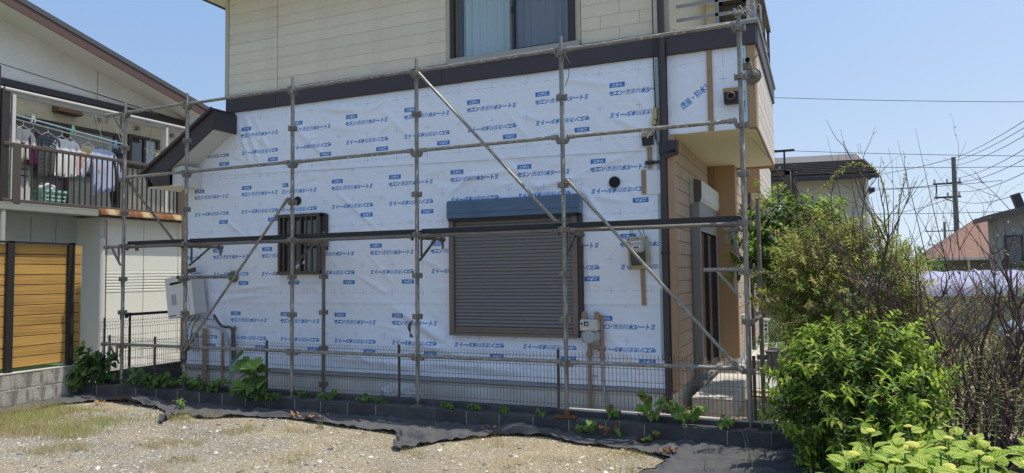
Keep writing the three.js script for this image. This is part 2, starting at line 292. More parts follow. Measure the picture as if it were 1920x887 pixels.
[[-6.9, 3.9, -6.1, 3.2, 0.03, 0.012], [-7.75, 4.1, -7.45, 3.3, 0.035, 0.018], [-7.9, 4.05, -7.6, 3.25, 0.03, 0.015], [-7.6, 4.1, -7.2, 3.35, 0.02, 0.01], [-6.15, 2.9, -5.35, 2.25, 0.022, 0.012], [-5.85, 1.75, -5.2, 1.42, 0.02, 0.011],
  [-8.2, 1.5, -7.0, 1.6, 0.03, 0.012], [-8.3, 1.36, -7.3, 1.46, 0.03, 0.012], [-5.3, 1.35, -4.4, 0.82, 0.05, 0.018], [-5.1, 1.3, -4.2, 0.72, 0.06, 0.02], [-5.4, 0.95, -3.6, 0.55, 0.05, 0.016], [-4.9, 0.6, -3.2, 0.5, 0.05, 0.016], [-6.3, 0.62, -4.5, 0.5, 0.06, 0.018],
  [-4.3, 2.9, -3.3, 3.0, 0.03, 0.012], [-4.4, 2.7, -3.9, 3.02, 0.03, 0.012], [-3.2, 2.75, -2.5, 2.85, 0.03, 0.012], [-2.55, 2.7, -2.3, 2.3, 0.025, 0.014], [-2.6, 2.4, -2.1, 2.25, 0.02, 0.012], [-2.5, 2.62, -1.95, 2.5, 0.03, 0.01], [-2.5, 1.9, -2.45, 1.35, 0.02, 0.012], [-2.44, 2.1, -2.4, 1.4, 0.015, 0.01],
  [-7.05, 2.2, -7.05, 1.4, 0.012, 0.006], [-8.1, 1.4, -8.1, 0.5, 0.012, 0.008], [-7.6, 1.2, -7.8, 0.5, 0.03, 0.01], [-8.4, 1.3, -8.0, 0.6, 0.04, 0.014], [-8.5, 1.0, -8.2, 0.5, 0.04, 0.014], [-2.3, 1.0, -1.8, 0.55, 0.04, 0.012], [-3.6, 3.8, -3.1, 3.2, 0.02, 0.01], [-5.4, 4.0, -4.8, 3.4, 0.02, 0.009], [-2.8, 4.05, -2.2, 3.9, 0.03, 0.01], [-6.4, 4.05, -5.6, 3.95, 0.04, 0.012]].forEach((a) => creases.push(a));
for (let i = 0; i < 150; i++) { const x = rr(-8.8, -1.8), y = rr(0.5, 4), a = R() < 0.5 ? rr(-0.5, 0.5) : rr(-1.4, 1.4), l = rr(0.15, 0.8); creases.push([x, y, x + l * Math.cos(a), y + l * Math.sin(a), rr(0.012, 0.035), rr(-0.008, 0.011)]); }
function fold(x, y) {
  let d = 0.010 * fbm(x * 1.3, y * 1.1, 2, 3) + 0.004 * fbm(x * 5 + y * 3, y * 7, 9, 2);
  d += 0.006 * Math.max(0, fbm(x * 2.2 + y * 2.4, y * 1.1 - x * 0.9, 4, 2)) ;
  for (const [x0, y0, x1, y1, w, h] of creases) {
    const dx = x1 - x0, dy = y1 - y0, L2 = dx * dx + dy * dy, t = ((x - x0) * dx + (y - y0) * dy) / L2; if (t < -0.1 || t > 1.1) continue;
    const px = x - x0 - dx * t, py = y - y0 - dy * t, q = (px * px + py * py) / (w * w); if (q > 6) continue;
    d += h * Math.exp(-q) * Math.sin(Math.PI * clamp(t, 0, 1));
  }
  return d;
}
const wrapMat = (map) => phys({ map, roughness: 0.5, bumpMap: rep(midN, 0.14), bumpScale: 0.003 });
const M_wrap = wrapMat(wrapPrint);
const ZW = -8.05;

// ---------------------------------------------------------------- the house being re-clad
const house = thing('house', 'two storey cream house wrapped in printed white sheeting behind the scaffold', 'house');
{
  const H = house;
  // core of the ground floor, lean-to and upper floor (hidden behind cladding)
  part(H, 'wall', [lim(-8.93, -1.58, 0.1, 4.2, -15, ZW - 0.03), lim(-8.1, -1.62, 4.2, 5.98, -15, -8.6),
    lim(-8.1, -4.27, 4.2, 5.98, -8.6, ZW - 0.05), lim(-2.63, -1.62, 4.2, 5.98, -8.6, ZW - 0.05), lim(-4.27, -2.63, 4.2, 4.44, -8.6, ZW - 0.05), lim(-4.27, -2.63, 5.72, 5.98, -8.6, ZW - 0.05)], M.creamTrim);
  const fnd = part(H, 'foundation', [lim(-8.96, -1.555, -0.1, 0.345, -15, -8.02)], M.foundation);
  part(fnd, 'drip_flashing', [box(7.42, 0.05, 0.035, -5.25, 0.37, -8.01, -0.5), lim(-8.96, -1.54, 0.345, 0.352, -8.05, -7.995), lim(-1.575, -1.52, 0.355, 0.375, -15, -8.02)], M.greyMetal);
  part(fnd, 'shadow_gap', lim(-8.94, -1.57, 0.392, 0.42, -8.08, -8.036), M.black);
  // house wrap strips, lower ones tucked under upper ones
  const strip = (x0, x1, yb, yt, k, lx, tilt, label) => {
    const n = Math.max(4, Math.round((x1 - x0) / 0.022)), m = 44, top = yt;
    const f = (a, b) => {
      const x = lerp(x0, x1, a), bt = yb + tilt * (x1 - x); let y = lerp(bt, top, b); const cap = x > -7.99 ? 9 : 3.885 - Math.max(0, -8.02 - x) * 0.56; y = Math.min(y, cap);
      const bulge = 0.05 * sstep(1.0, 0.42, y) * (0.7 + 0.5 * fbm(x * 0.7, 3));
      const lip = Math.exp(-Math.pow((y - bt) / 0.03, 2)) * 0.006 * (0.6 + fbm(x * 4, k));
      return [x, y + (b === 0 ? 0.006 * fbm(x * 3, k * 9) : 0), ZW + 0.004 + k * 0.004 + Math.max(-0.004, fold(x, y)) * 1.95 + lip + bulge];
    };
    part(H, 'house_wrap', sheet(n, m, f, (a, b, q) => [(q[0] - lx) / PER, (q[1] - (top - 1)) / 1]), M_wrap, label);
  };
  // lx: left edge of a print repeat (logo centre minus 0.2125); yt: print top = logo centre + 0.22
  strip(-8.94, -1.62, 0.405, 1.392, 0, -5.123 - 0.2125, 0, 'lowest strip of printed house wrap');
  strip(-8.94, -1.63, 1.327, 2.322, 1, -4.53 - 0.2125, 0.0005, 'third strip of printed house wrap');
  strip(-2.64, -1.63, 1.335, 2.336, 1.8, -2.02 - 0.2125, 0, 'patch of house wrap right of the shutter');
  strip(-7.08, -1.63, 2.198, 3.23, 2.4, -2.358 - 0.2125, 0.004, 'second strip of printed house wrap');
  strip(-8.94, -7.05, 2.222, 3.235, 3, -7.719 - 0.2125, 0.001);
  strip(-8.94, -1.63, 3.088, 4.107, 3.8, -2.109 - 0.2125, 0.0215, 'uppermost strip of printed house wrap');
  strip(-8.94, -1.63, 4.10, 4.16, 3.2, -2.3, 0);
  // clear edge film, tapes
  const filmM = mat({ rgb: [0.34, 0.5, 0.5], roughness: 0.3 }); part(H, 'edge_film', lim(-1.665, -1.635, 0.42, 4.13, ZW, ZW + 0.026), filmM); part(H, 'edge_film', lim(-8.95, -8.93, 0.42, 3.3, ZW, ZW + 0.02), filmM);
  const tp = (x, y, w, h, z, rz = 0) => part(H, 'tape_strip', box(w, h, 0.004, x, y, z, 0, 0, rz), M.tape);
  tp(-1.818, 2.73, 0.055, 0.28, ZW + 0.03); tp(-1.852, 1.545, 0.05, 0.44, ZW + 0.03, 0.02); tp(-1.745, 3.0, 0.05, 0.25, ZW + 0.032); tp(-7.93, 0.95, 0.055, 0.06, ZW + 0.02, 0.2);
  part(H, 'patch_film', box(0.2, 0.27, 0.003, -1.71, 2.72, ZW + 0.027), phys({ rgb: [0.74, 0.77, 0.8], roughness: 0.25, clearcoat: 0.5 }));
  // round pipe openings in the wrap
  for (const [x, y, r] of [[-6.773, 2.772, 0.058], [-2.164, 2.749, 0.062]]) {
    const o = part(H, 'pipe_opening', new THREE.TorusGeometry(r, 0.006, 6, 28).translate(x, y, ZW + 0.026), M.blackTape);
    part(o, 'dark_hole', place(new THREE.CylinderGeometry(r, r, 0.012, 28), x, y, ZW + 0.02, Math.PI / 2), M.black);
  }
  // brown band under the upper floor, in lengths
  const band = part(H, 'band_board', climit(-8.09, -7.16, 4.155, 4.40, ZW - 0.02, ZW + 0.055, 0.006), M.brown);
  for (const [a, b] of [[-7.157, -4.42], [-4.417, -1.60]]) part(H, 'band_board', climit(a, b, 4.155, 4.398, ZW - 0.02, ZW + 0.055, 0.006), M.brown);
  part(band, 'band_cap', lim(-8.11, -1.58, 4.4, 4.412, ZW - 0.02, ZW + 0.066), M.brownDark);
  part(H, 'band_end', climit(-8.11, -8.092, 4.155, 4.398, -9.0, ZW + 0.05, 0.004), M.brown);
  // upper siding: every board is a piece
  srand(5);
  const core = part(H, 'corner_trim', [climit(-8.165, -8.095, 4.41, 5.97, -8.12, ZW + 0.02, 0.006), lim(-8.17, -8.15, 4.41, 5.97, -15, -8.1)], M.creamTrim);
  part(H, 'window_trim', climit(-4.372, -4.30, 4.41, 5.97, ZW - 0.05, ZW + 0.016, 0.005), M.creamTrim); part(H, 'window_trim', climit(-2.612, -2.545, 4.41, 5.97, ZW - 0.05, ZW + 0.016, 0.005), M.creamTrim);
  const rowH = 0.1527, y00 = 4.585 - rowH;
  const board = (x0, x1, r, ms, z, joint) => part(core, 'siding_board', climit(x0 + joint / 2, x1 - joint / 2, y00 + r * rowH + 0.0012, y00 + (r + 1) * rowH - 0.0012, z - 0.03, z + rr(-0.001, 0.001), 0.0022), pick(ms));
  for (let r = 0; r < 10; r++) {
    board(-8.09, -7.166, r, M.cream, ZW + 0.008, 0.004);
    board(-7.156, -4.377, r, M.cream, ZW + 0.008, 0.001);
    let x = -2.54, nx = x + (r % 2 ? 0.24 : 0.47); while (x < -1.62) { const e = Math.min(nx, -1.615); if (e - x > 0.02) board(x, e, r, M.cream, ZW + 0.008, 0.003); x = e; nx = x + 0.47; }
  }
  part(core, 'siding_board', climit(-8.09, -4.376, 4.412, 4.43, ZW - 0.03, ZW + 0.006, 0.002), M.cream[0]);
  part(core, 'siding_board', climit(-2.54, -1.615, 4.412, 4.43, ZW - 0.03, ZW + 0.006, 0.002), M.cream[0]);
  // upper window
  const win = part(H, 'upper_window', [lim(-4.30, -4.245, 4.43, 5.74, ZW - 0.06, ZW + 0.045), lim(-2.665, -2.612, 4.43, 5.74, ZW - 0.06, ZW + 0.045), lim(-4.245, -2.665, 5.69, 5.74, ZW - 0.06, ZW + 0.045)], M.bronzeDark);
  part(win, 'sill', [box(1.78, 0.062, 0.075, -3.43, 4.435, ZW + 0.055, 0.12), lim(-4.31, -2.55, 4.378, 4.404, ZW + 0.05, ZW + 0.085)], M.sill);
  part(win, 'sash', [lim(-4.243, -4.21, 4.47, 5.69, ZW - 0.045, ZW - 0.01), lim(-3.475, -3.435, 4.47, 5.69, ZW - 0.045, ZW - 0.008), lim(-4.21, -3.475, 4.467, 4.50, ZW - 0.045, ZW - 0.012)], M.frameTan);
  part(win, 'sash', [lim(-3.433, -3.405, 4.47, 5.69, ZW - 0.02, ZW + 0.02), lim(-2.70, -2.667, 4.47, 5.69, ZW - 0.02, ZW + 0.02), lim(-3.405, -2.70, 4.467, 4.50, ZW - 0.02, ZW + 0.018)], M.bronzeDark);
  part(win, 'window_latch', lim(-3.438, -3.42, 4.95, 5.03, ZW + 0.02, ZW + 0.035), M.steelBlack);
  part(win, 'pane', lim(-4.21, -3.475, 4.50, 5.69, ZW - 0.03, ZW - 0.027), M.glass);
  part(win, 'pane', lim(-3.405, -2.70, 4.50, 5.69, ZW - 0.002, ZW + 0.001), phys({ rgb: [0.74, 0.76, 0.78], transmission: 1, thickness: 0, roughness: 0.02 }));
  const cur = (x0, x1, z, am, fr) => sheet(Math.round((x1 - x0) * 140), 6, (a, b) => { const x = lerp(x0, x1, a); return [x + 0.004 * Math.sin(b * 3 + x * 30), lerp(4.42, 5.72, b), z + am * Math.sin(x * fr + 0.7 * Math.sin(x * 7)) + 0.01 * fbm(x * 6, b)]; });
  part(win, 'curtain', cur(-4.19, -3.45, -8.17, 0.018, 62), M.curtain); part(win, 'curtain', cur(-3.45, -2.66, -8.19, 0.016, 68), M.curtain);
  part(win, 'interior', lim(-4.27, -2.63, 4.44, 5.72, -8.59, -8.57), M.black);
  // big shuttered window
  const sh = part(H, 'shutter_window', [climit(-4.32, -4.252, 0.977, 2.52, ZW - 0.02, ZW + 0.085, 0.004), climit(-2.684, -2.612, 0.977, 2.52, ZW - 0.02, ZW + 0.085, 0.004), climit(-4.32, -2.612, 0.94, 0.976, ZW - 0.02, ZW + 0.09, 0.004)], M.frameTan);
  part(sh, 'side_frame', climit(-2.61, -2.558, 0.95, 2.62, ZW - 0.02, ZW + 0.075, 0.006), M.bronzeDark);
  const ns = 34, sy0 = 1.048, syh = (2.5 - 1.048) / ns;
  const slat = sheet(1, 6, (a, b) => [lerp(-4.249, -2.687, a), b * syh, 0.013 * Math.pow(Math.sin(Math.PI * Math.pow(b, 0.8)), 0.8)]);
  for (let i = 0; i < ns; i++) { const o = part(sh, 'slat', slat, M.shutter); o.position.set(0, sy0 + i * syh, ZW + 0.042); }
  part(sh, 'slat_backing', lim(-4.251, -2.685, 0.978, 2.52, ZW - 0.01, ZW + 0.0415), M.steelBlack);
  part(sh, 'bottom_rail', [climit(-4.248, -2.688, 1.014, 1.046, ZW + 0.042, ZW + 0.062, 0.003), climit(-4.248, -2.688, 0.978, 1.013, ZW + 0.042, ZW + 0.07, 0.003)], M.frameTan);
  const boxPoly = [[ZW - 0.02, 2.40], [ZW + 0.15, 2.405], [ZW + 0.15, 2.60], [ZW + 0.125, 2.63], [ZW - 0.02, 2.65]];
  part(sh, 'shutter_box', prismX(boxPoly, -4.31, -2.555), M.film, 'shutter box covered in blue protective film');
  part(sh, 'box_lip', lim(-4.30, -2.60, 2.375, 2.40, ZW + 0.09, ZW + 0.146), M.steelBlack);
  part(sh, 'box_seam', lim(-4.312, -2.553, 2.465, 2.469, ZW + 0.146, ZW + 0.152), M.brownDark);
  // small barred window
  const lw = part(H, 'barred_window', [lim(-7.06, -7.025, 1.752, 2.565, ZW, ZW + 0.1), lim(-6.36, -6.325, 1.752, 2.565, ZW, ZW + 0.1), lim(-7.06, -6.325, 1.745, 1.775, ZW + 0.03, ZW + 0.11), lim(-7.06, -6.325, 2.535, 2.568, ZW + 0.03, ZW + 0.11), lim(-7.11, -6.28, 2.565, 2.578, ZW, ZW + 0.12), lim(-7.08, -6.3, 1.728, 1.744, ZW, ZW + 0.115)], M.bronze);
  for (let i = 0; i < 7; i++) part(lw, 'bar', climit(-6.975 + i * 0.098, -6.953 + i * 0.098, 1.775, 2.535, ZW + 0.075, ZW + 0.098, 0.003), M.bronze);
  part(lw, 'sash', [lim(-6.71, -6.68, 1.775, 2.535, ZW + 0.022, ZW + 0.045), lim(-7.02, -6.36, 2.49, 2.53, ZW + 0.022, ZW + 0.044)], M.bronzeDark);
  part(lw, 'pane', lim(-7.03, -6.35, 1.76, 2.55, ZW + 0.014, ZW + 0.022), M.glassDark);
  part(lw, 'side_plate', climit(-6.322, -6.245, 2.06, 2.56, ZW + 0.01, ZW + 0.06, 0.004), M.bronzeDark);
  // left corner board
  part(H, 'corner_board', climit(-9.02, -8.945, 0.43, 3.1, -8.2, ZW + 0.02, 0.005), M.tanTrim);
  // lean-to roof at the left
  const slope = 0.6, lx = -7.93, ly = 4.135, roofY = (x) => ly - (lx - x) * slope;
  const rf = part(H, 'lean_to_roof', prism([[lx, ly], [lx, ly - 0.05], [-9.36, roofY(-9.36) - 0.05], [-9.36, roofY(-9.36)]], -12.5, -7.57), M.brownDark);
  part(rf, 'roof_edge', prism([[lx + 0.0, ly + 0.012], [lx, ly - 0.035], [-9.38, roofY(-9.38) - 0.035], [-9.38, roofY(-9.38) + 0.012]], -7.57, -7.545), M.brown);
  part(H, 'bargeboard', prism([[lx - 0.01, ly - 0.04], [lx - 0.01, ly - 0.30], [-8.80, roofY(-8.80) - 0.31], [-8.80, 3.075], [-9.10, 3.075], [-9.27, roofY(-9.27) - 0.04]], -7.62, -7.585), M.brown);
  part(H, 'bargeboard', prismX([[-7.585, ly - 0.04], [-8.04, ly - 0.04], [-8.04, ly - 0.31], [-7.585, ly - 0.31]], lx - 0.008, lx + 0.022), M.brown);
  part(H, 'verge_soffit', prism([[lx - 0.02, ly - 0.262], [lx - 0.02, ly - 0.28], [-8.86, roofY(-8.86) - 0.28], [-8.86, roofY(-8.86) - 0.262]], -8.05, -7.622), M.soffitWhite);
  part(H, 'boxed_eave', prism([[-8.795, 3.08], [-8.6, 3.08], [-8.6, 3.36], [-8.795, 3.33]], -8.05, -7.66), M.soffitWhite);
  part(H, 'eave_soffit', lim(-9.27, -8.6, 3.06, 3.078, -12.4, -7.64), M.soffit);
  part(H, 'fascia_board', climit(-9.29, -9.27, 3.06, 3.27, -12.4, -7.63, 0.003), M.brown);
  part(H, 'gutter', prism([[-9.40, 3.25], [-9.29, 3.25], [-9.29, 3.17], [-9.37, 3.17]], -12.4, -7.68), M.brownDark);
  part(H, 'lean_to_wall', lim(-9.0, -8.95, 0.3, 3.1, -12.4, -8.21), M.tan[0]);
  // main roof and eaves above the picture
  part(H, 'roof', [prism([[-8.72, 6.16], [-0.86, 6.16], [-3.2, 7.5], [-6.6, 7.5]], -15.2, -7.44)], M.brownDark);
  const ev = part(H, 'eaves', [lim(-8.60, -0.96, 6.0, 6.03, -15.1, -7.53)], M.soffit);
  part(ev, 'eave_fascia', [lim(-8.64, -8.605, 5.985, 6.16, -15.1, -7.49), lim(-8.605, -0.96, 5.985, 6.16, -7.525, -7.49), lim(-0.96, -0.925, 5.985, 6.16, -15.1, -7.49)], M.brown);
  // downpipe at the right corner
  const dp = part(H, 'downpipe', [rod([-1.565, 3.1, ZW + 0.07], [-1.575, 6.0, ZW + 0.10], 0.04, 14), climit(-1.62, -1.55, 0.06, 3.1, ZW + 0.005, ZW + 0.09, 0.012)], M.brown);
  part(dp, 'pipe_hopper', [climit(-1.625, -1.42, 3.02, 3.17, ZW + 0.0, ZW + 0.11, 0.008), box(0.14, 0.06, 0.1, -1.5, 3.02, ZW + 0.06, 0, 0, 0.35)], M.brownDark);
  part(dp, 'pipe_bracket', [lim(-1.77, -1.6, 2.93, 2.96, ZW + 0.02, ZW + 0.05), rod([-1.79, 2.945, ZW + 0.05], [-1.70, 2.945, ZW + 0.05], 0.022, 8), lim(-1.63, -1.54, 1.9, 1.93, ZW + 0.0, ZW + 0.095), lim(-1.63, -1.54, 0.72, 0.74, ZW, ZW + 0.095)], M.brownDark);
  // loose wires and wrapped joint by the pipe
  part(H, 'wall_cable', [pipe([[-1.66, 4.9, -7.95], [-1.655, 4.4, -7.93], [-1.67, 4.0, -7.99], [-1.665, 3.6, -8.0], [-1.67, 3.2, -8.0]], 0.007, 5), pipe([[-1.67, 3.3, -7.99], [-1.64, 3.14, -7.95], [-1.60, 3.18, -7.94], [-1.62, 3.32, -7.97]], 0.005, 5)], M.cable);
  part(H, 'cable_joint', [climit(-1.685, -1.635, 3.42, 3.56, -8.02, -7.96, 0.01), climit(-1.70, -1.65, 3.36, 3.42, -8.02, -7.95, 0.01)], M.brass);
  for (const [x, y, tilt] of [[-1.76, 3.2, 0.1]]) { const o = part(H, 'taped_stub', [box(0.12, 0.11, 0.06, x, y, ZW + 0.05, 0, 0, tilt)], M.blackTape); part(o, 'paper_wrap', box(0.13, 0.05, 0.07, x + 0.005, y + 0.065, ZW + 0.052, 0, 0, tilt), M.paper); part(o, 'cable_end', [rod([x, y + 0.02, ZW + 0.08], [x + 0.07, y + 0.1, ZW + 0.1], 0.008, 6)], M.offWhite); }

  // ---------------------------------------------------------------- balcony at the right, over the side wall
  const BX0 = -1.53, BX1 = -0.575, BB = 3.245, ZE = -11.1;
  part(H, 'balcony_body', lim(BX0, BX1 - 0.02, BB + 0.02, 4.33, ZE, ZW - 0.03), M.creamTrim);
  part(H, 'balcony_soffit', lim(BX0 - 0.02, BX1 - 0.02, BB, BB + 0.018, ZE, ZW - 0.006), M.soffit);
  part(H, 'soffit_beam', lim(BX0, BX1 - 0.01, BB - 0.03, BB + 0.05, ZE - 0.08, ZE - 0.002), M.tanTrim);
  const wt = (x0, x1, lab, draw, per) => {
    const t = canvasTex(512, 1024, draw);
    part(H, 'house_wrap', sheet(40, 60, (a, b) => { const x = lerp(x0, x1, a), y = lerp(BB + 0.005, 4.16, b); return [x, y + (b < 0.01 ? 0.012 * fbm(x * 9, 2) : 0), ZW + 0.004 + 0.9 * Math.max(-0.004, 0.016 * fbm(x * 4 + 9, y * 2.5, 3, 3) + 0.012 * Math.max(0, fbm(x * 7 + y * 5, y * 4 - x * 5, 8, 2)))]; }), wrapMat(t), lab);
  };
  wt(BX0, -1.085, 'house wrap panel with slanting blue lettering', (c, w, h) => {
    c.fillStyle = WRAP; c.fillRect(0, 0, w, h); c.save(); c.translate(w * 0.36, h * 0.69); c.rotate(-0.63); c.scale(1.13, 1.13); write(c, '透湿・防水シー', 0, -60, 470, 86, [0.1, 0.1, 0.2, 0.1, 0.13, 0.13, 0.13], BLUE, 0); c.restore();
    c.fillStyle = '#9aa7bb'; for (let i = 0; i < 26; i++) c.fillRect(90 + i * 17, 150 - i * 1.2, 9, 4);
  });
  wt(-1.03, -0.715, 'house wrap panel between tape and post', (c, w, h) => { c.fillStyle = WRAP; c.fillRect(0, 0, w, h); c.fillStyle = '#8793ab'; c.fillRect(w * 0.36, 20, 5, 220); c.fillRect(w * 0.36, 330, 5, 120); c.fillRect(w * 0.2, 380, w * 0.3, 5); c.fillRect(w * 0.36, 560, 5, 200); });
  part(H, 'tape_strip', climit(-1.088, -1.03, BB + 0.01, 4.155, ZW, ZW + 0.03, 0.003), M.tape);
  part(H, 'edge_film', lim(-0.718, -0.668, BB, 4.155, ZW - 0.01, ZW + 0.027), mat({ roughness: 0.35, map: canvasTex(128, 2048, (c, w, h) => { c.fillStyle = '#a9d0d8'; c.fillRect(0, 0, w, h); c.fillStyle = '#d8e6ea'; c.fillRect(0, 0, 60, h); for (let k = 0; k < 2; k++) { c.save(); c.translate(12, 60 + k * 1050); c.rotate(Math.PI / 2); write(c, 'モエン透湿防水シート', 0, -66, 820, 62, Array(10).fill(0.15), '#2a66b4'); c.restore(); } }) }));
  // map the film strip over its height
  { const g = H.children[H.children.length - 1].geometry, p = g.attributes.position, u = g.attributes.uv; for (let i = 0; i < p.count; i++) u.setXY(i, (p.getX(i) + 0.718) / 0.05, (p.getY(i) - BB) / 0.91); }
  part(H, 'corner_trim', [climit(-0.666, BX1, BB, 4.155, ZW - 0.05, ZW + 0.025, 0.006), climit(BX1 - 0.03, BX1 + 0.004, BB, 4.155, ZW - 0.12, ZW - 0.05, 0.004)], M.tanTrim);
  const bb = part(H, 'band_board', climit(-1.53, BX1 + 0.02, 4.155, 4.37, ZW - 0.02, ZW + 0.055, 0.006), M.brown);
  part(H, 'band_board', climit(BX1 - 0.01, BX1 + 0.03, 4.155, 4.37, ZE, ZW - 0.021, 0.006), M.brown);
  part(bb, 'parapet_cap', [climit(-1.44, BX1 + 0.05, 4.372, 4.425, ZW - 0.16, ZW + 0.075, 0.008), climit(BX1 - 0.1, BX1 + 0.05, 4.372, 4.425, ZE - 0.05, ZW - 0.162, 0.008)], M.greyMetal);
  const side = part(H, 'balcony_side', lim(BX1 - 0.02, BX1 - 0.012, BB, 4.155, ZE, ZW - 0.12), M.tanTrim);
  for (let r = 0; r < 6; r++) part(side, 'siding_board', climit(BX1 - 0.011, BX1 + 0.006, BB + 0.004 + r * 0.1527, Math.min(4.152, BB + (r + 1) * 0.1527), ZE, ZW - 0.125, 0.004), M.paleSide[r % 2]);
  // balcony railing
  const rl = part(H, 'balcony_railing', [lim(-1.42, -0.62, 4.55, 4.585, -8.12, -8.10), lim(-1.42, -0.62, 4.71, 4.745, -8.12, -8.10), lim(-1.42, -0.62, 4.87, 4.905, -8.12, -8.10)], M.greyMetal);
  part(rl, 'rail_post', lim(-0.99, -0.955, 4.42, 5.2, -8.14, -8.10), M.greyMetal); part(rl, 'rail_post', lim(-0.62, -0.575, 4.42, 5.2, -8.14, -8.10), M.greyMetal);
  part(rl, 'top_rail', [lim(-1.45, -0.56, 5.2, 5.25, -8.15, -8.09), lim(-0.62, -0.56, 5.2, 5.25, -11.0, -8.15)], M.bronze);
  part(rl, 'side_rail', [lim(-0.605, -0.59, 4.55, 4.585, -11.0, -8.15), lim(-0.605, -0.59, 4.71, 4.745, -11.0, -8.15), lim(-0.605, -0.59, 4.87, 4.905, -11.0, -8.15)], M.bronze);
  for (let i = 1; i < 4; i++) part(rl, 'rail_post', lim(-0.615, -0.58, 4.42, 5.2, -8.15 - i * 0.95, -8.11 - i * 0.95), M.bronze);
  // upper wall behind the balcony with a sliding door
  part(H, 'balcony_wall', [lim(-1.62, -1.5, 4.3, 5.98, -11.1, -8.1), lim(-1.5, -0.68, 4.3, 5.98, -11.4, -11.12)], M.creamTrim);
  const bw = part(H, 'siding_board', climit(-1.5, -0.68, 4.4, 4.55, -11.13, -11.1, 0.004), M.cream[0]);
  for (let r = 1; r < 10; r++) part(H, 'siding_board', climit(-1.5, -0.68, 4.402 + r * 0.153, 4.551 + r * 0.153, -11.13, -11.1, 0.004), M.cream[r % 3]);
  const dr = part(H, 'balcony_door', [lim(-1.3, -1.24, 4.4, 5.8, -11.1, -11.05), lim(-0.95, -0.9, 4.4, 5.8, -11.1, -11.05), lim(-1.3, -0.9, 5.74, 5.8, -11.1, -11.05)], M.bronzeDark);
  part(dr, 'pane', lim(-1.24, -0.95, 4.4, 5.74, -11.098, -11.08), M.glassDark);

  // ---------------------------------------------------------------- right side wall under the balcony
  const SX = -1.475;
  const sw = part(H, 'side_wall', lim(-1.58, SX - 0.02, 0.37, 3.25, -10.7, -8.02), M.tanTrim);
  part(H, 'corner_board', climit(-1.545, SX + 0.012, 0.39, 3.245, -8.10, -7.985, 0.008), M.tanTrim);
  for (let r = 0; r < 19; r++) {
    let z = -8.104, k = 0; while (z > -9.06) { const z2 = Math.max(-9.06, z - (k === 0 && r % 2 ? 0.235 : 0.47)); part(sw, 'siding_board', climit(SX - 0.018, SX, 0.395 + r * 0.1505, 0.541 + r * 0.1505, z2 + 0.003, z - 0.003, 0.006), pick(M.tan)); z = z2; k++; }
    if (r > 15) part(sw, 'siding_board', climit(SX - 0.018, SX, 0.395 + r * 0.1505, 0.541 + r * 0.1505, -10.66, -9.065, 0.006), pick(M.tan));
  }
  const fr = part(H, 'side_shutter_window', [climit(SX, SX + 0.11, 0.40, 2.72, -9.16, -9.07, 0.004), climit(SX, SX + 0.11, 0.40, 2.72, -10.72, -10.64, 0.004), climit(SX, SX + 0.16, 0.36, 0.40, -10.72, -9.06, 0.004)], M.greyMetal);
  part(fr, 'shutter_box', prism([[SX, 2.55], [SX + 0.125, 2.57], [SX + 0.145, 2.63], [SX + 0.145, 2.84], [SX, 2.88]], -10.74, -9.06), M.offWhite);
  part(fr, 'box_end', prism([[SX + 0.05, 2.562], [SX + 0.124, 2.575], [SX + 0.143, 2.632], [SX + 0.143, 2.835], [SX + 0.05, 2.862]], -9.06, -9.045), M.bronze);
  for (let i = 0; i < 8; i++) part(fr, 'slat', beam([SX + 0.10, 2.545 - i * 0.045, -9.165], [SX + 0.10, 2.545 - i * 0.045, -10.635], 0.022, 0.042, 0.0), M.greyMetal);
  part(fr, 'sash', [lim(SX + 0.06, SX + 0.1, 0.42, 2.2, -9.22, -9.165), lim(SX + 0.05, SX + 0.09, 0.42, 2.2, -9.93, -9.87), lim(SX + 0.06, SX + 0.1, 0.42, 2.2, -10.63, -10.58), lim(SX + 0.06, SX + 0.1, 0.40, 0.47, -10.63, -9.22)], M.bronzeDark);
  part(fr, 'pane', lim(SX + 0.05, SX + 0.062, 0.47, 2.2, -10.6, -9.2), M.glassDark);
  // projecting bays further back
  const bay = part(H, 'entrance_bay', lim(-1.5, -1.13, 0.45, 3.6, -14.6, -10.76), M.tanTrim);
  for (let r = 0; r < 20; r++) { let z = -10.86; while (z > -14.5) { const z2 = Math.max(-14.5, z - 0.47); part(bay, 'siding_board', climit(-1.13, -1.112, 0.46 + r * 0.1505, 0.606 + r * 0.1505, z2 + 0.004, z - 0.004, 0.006), pick(M.tan)); z = z2; } }
  part(bay, 'bay_trim', climit(-1.40, -1.10, 0.45, 3.5, -10.85, -10.75, 0.006), M.tanTrim);
  part(bay, 'bay_base', lim(-1.5, -1.16, -0.05, 0.44, -14.6, -10.8), M.foundation);
  part(bay, 'wall_outlet', [climit(-1.11, -1.06, 0.92, 1.05, -11.3, -11.2, 0.006), pipe([[-1.08, 0.92, -11.25], [-1.08, 0.7, -11.25], [-1.09, 0.4, -11.3], [-1.05, 0.1, -11.3]], 0.008, 5)], M.offWhite);
  const can = part(H, 'porch_canopy', [lim(-1.2, -0.9, 3.02, 3.75, -15.6, -12.6)], M.tanTrim);
  for (let r = 0; r < 5; r++) part(can, 'siding_board', climit(-0.9, -0.885, 3.025 + r * 0.145, 3.165 + r * 0.145, -15.6, -12.62, 0.005), M.paleSide[r % 2]);
  part(can, 'canopy_soffit', lim(-1.2, -0.9, 3.0, 3.018, -15.6, -12.62), M.soffit);
  part(can, 'soffit_vent', [lim(-1.05, -0.95, 2.99, 2.999, -13.6, -13.5), lim(-1.05, -0.95, 2.99, 2.999, -14.6, -14.5)], M.bronze);
  part(H, 'porch_wall', lim(-1.2, -0.8, 1.0, 3.0, -15.7, -15.4), M.soffitWhite);
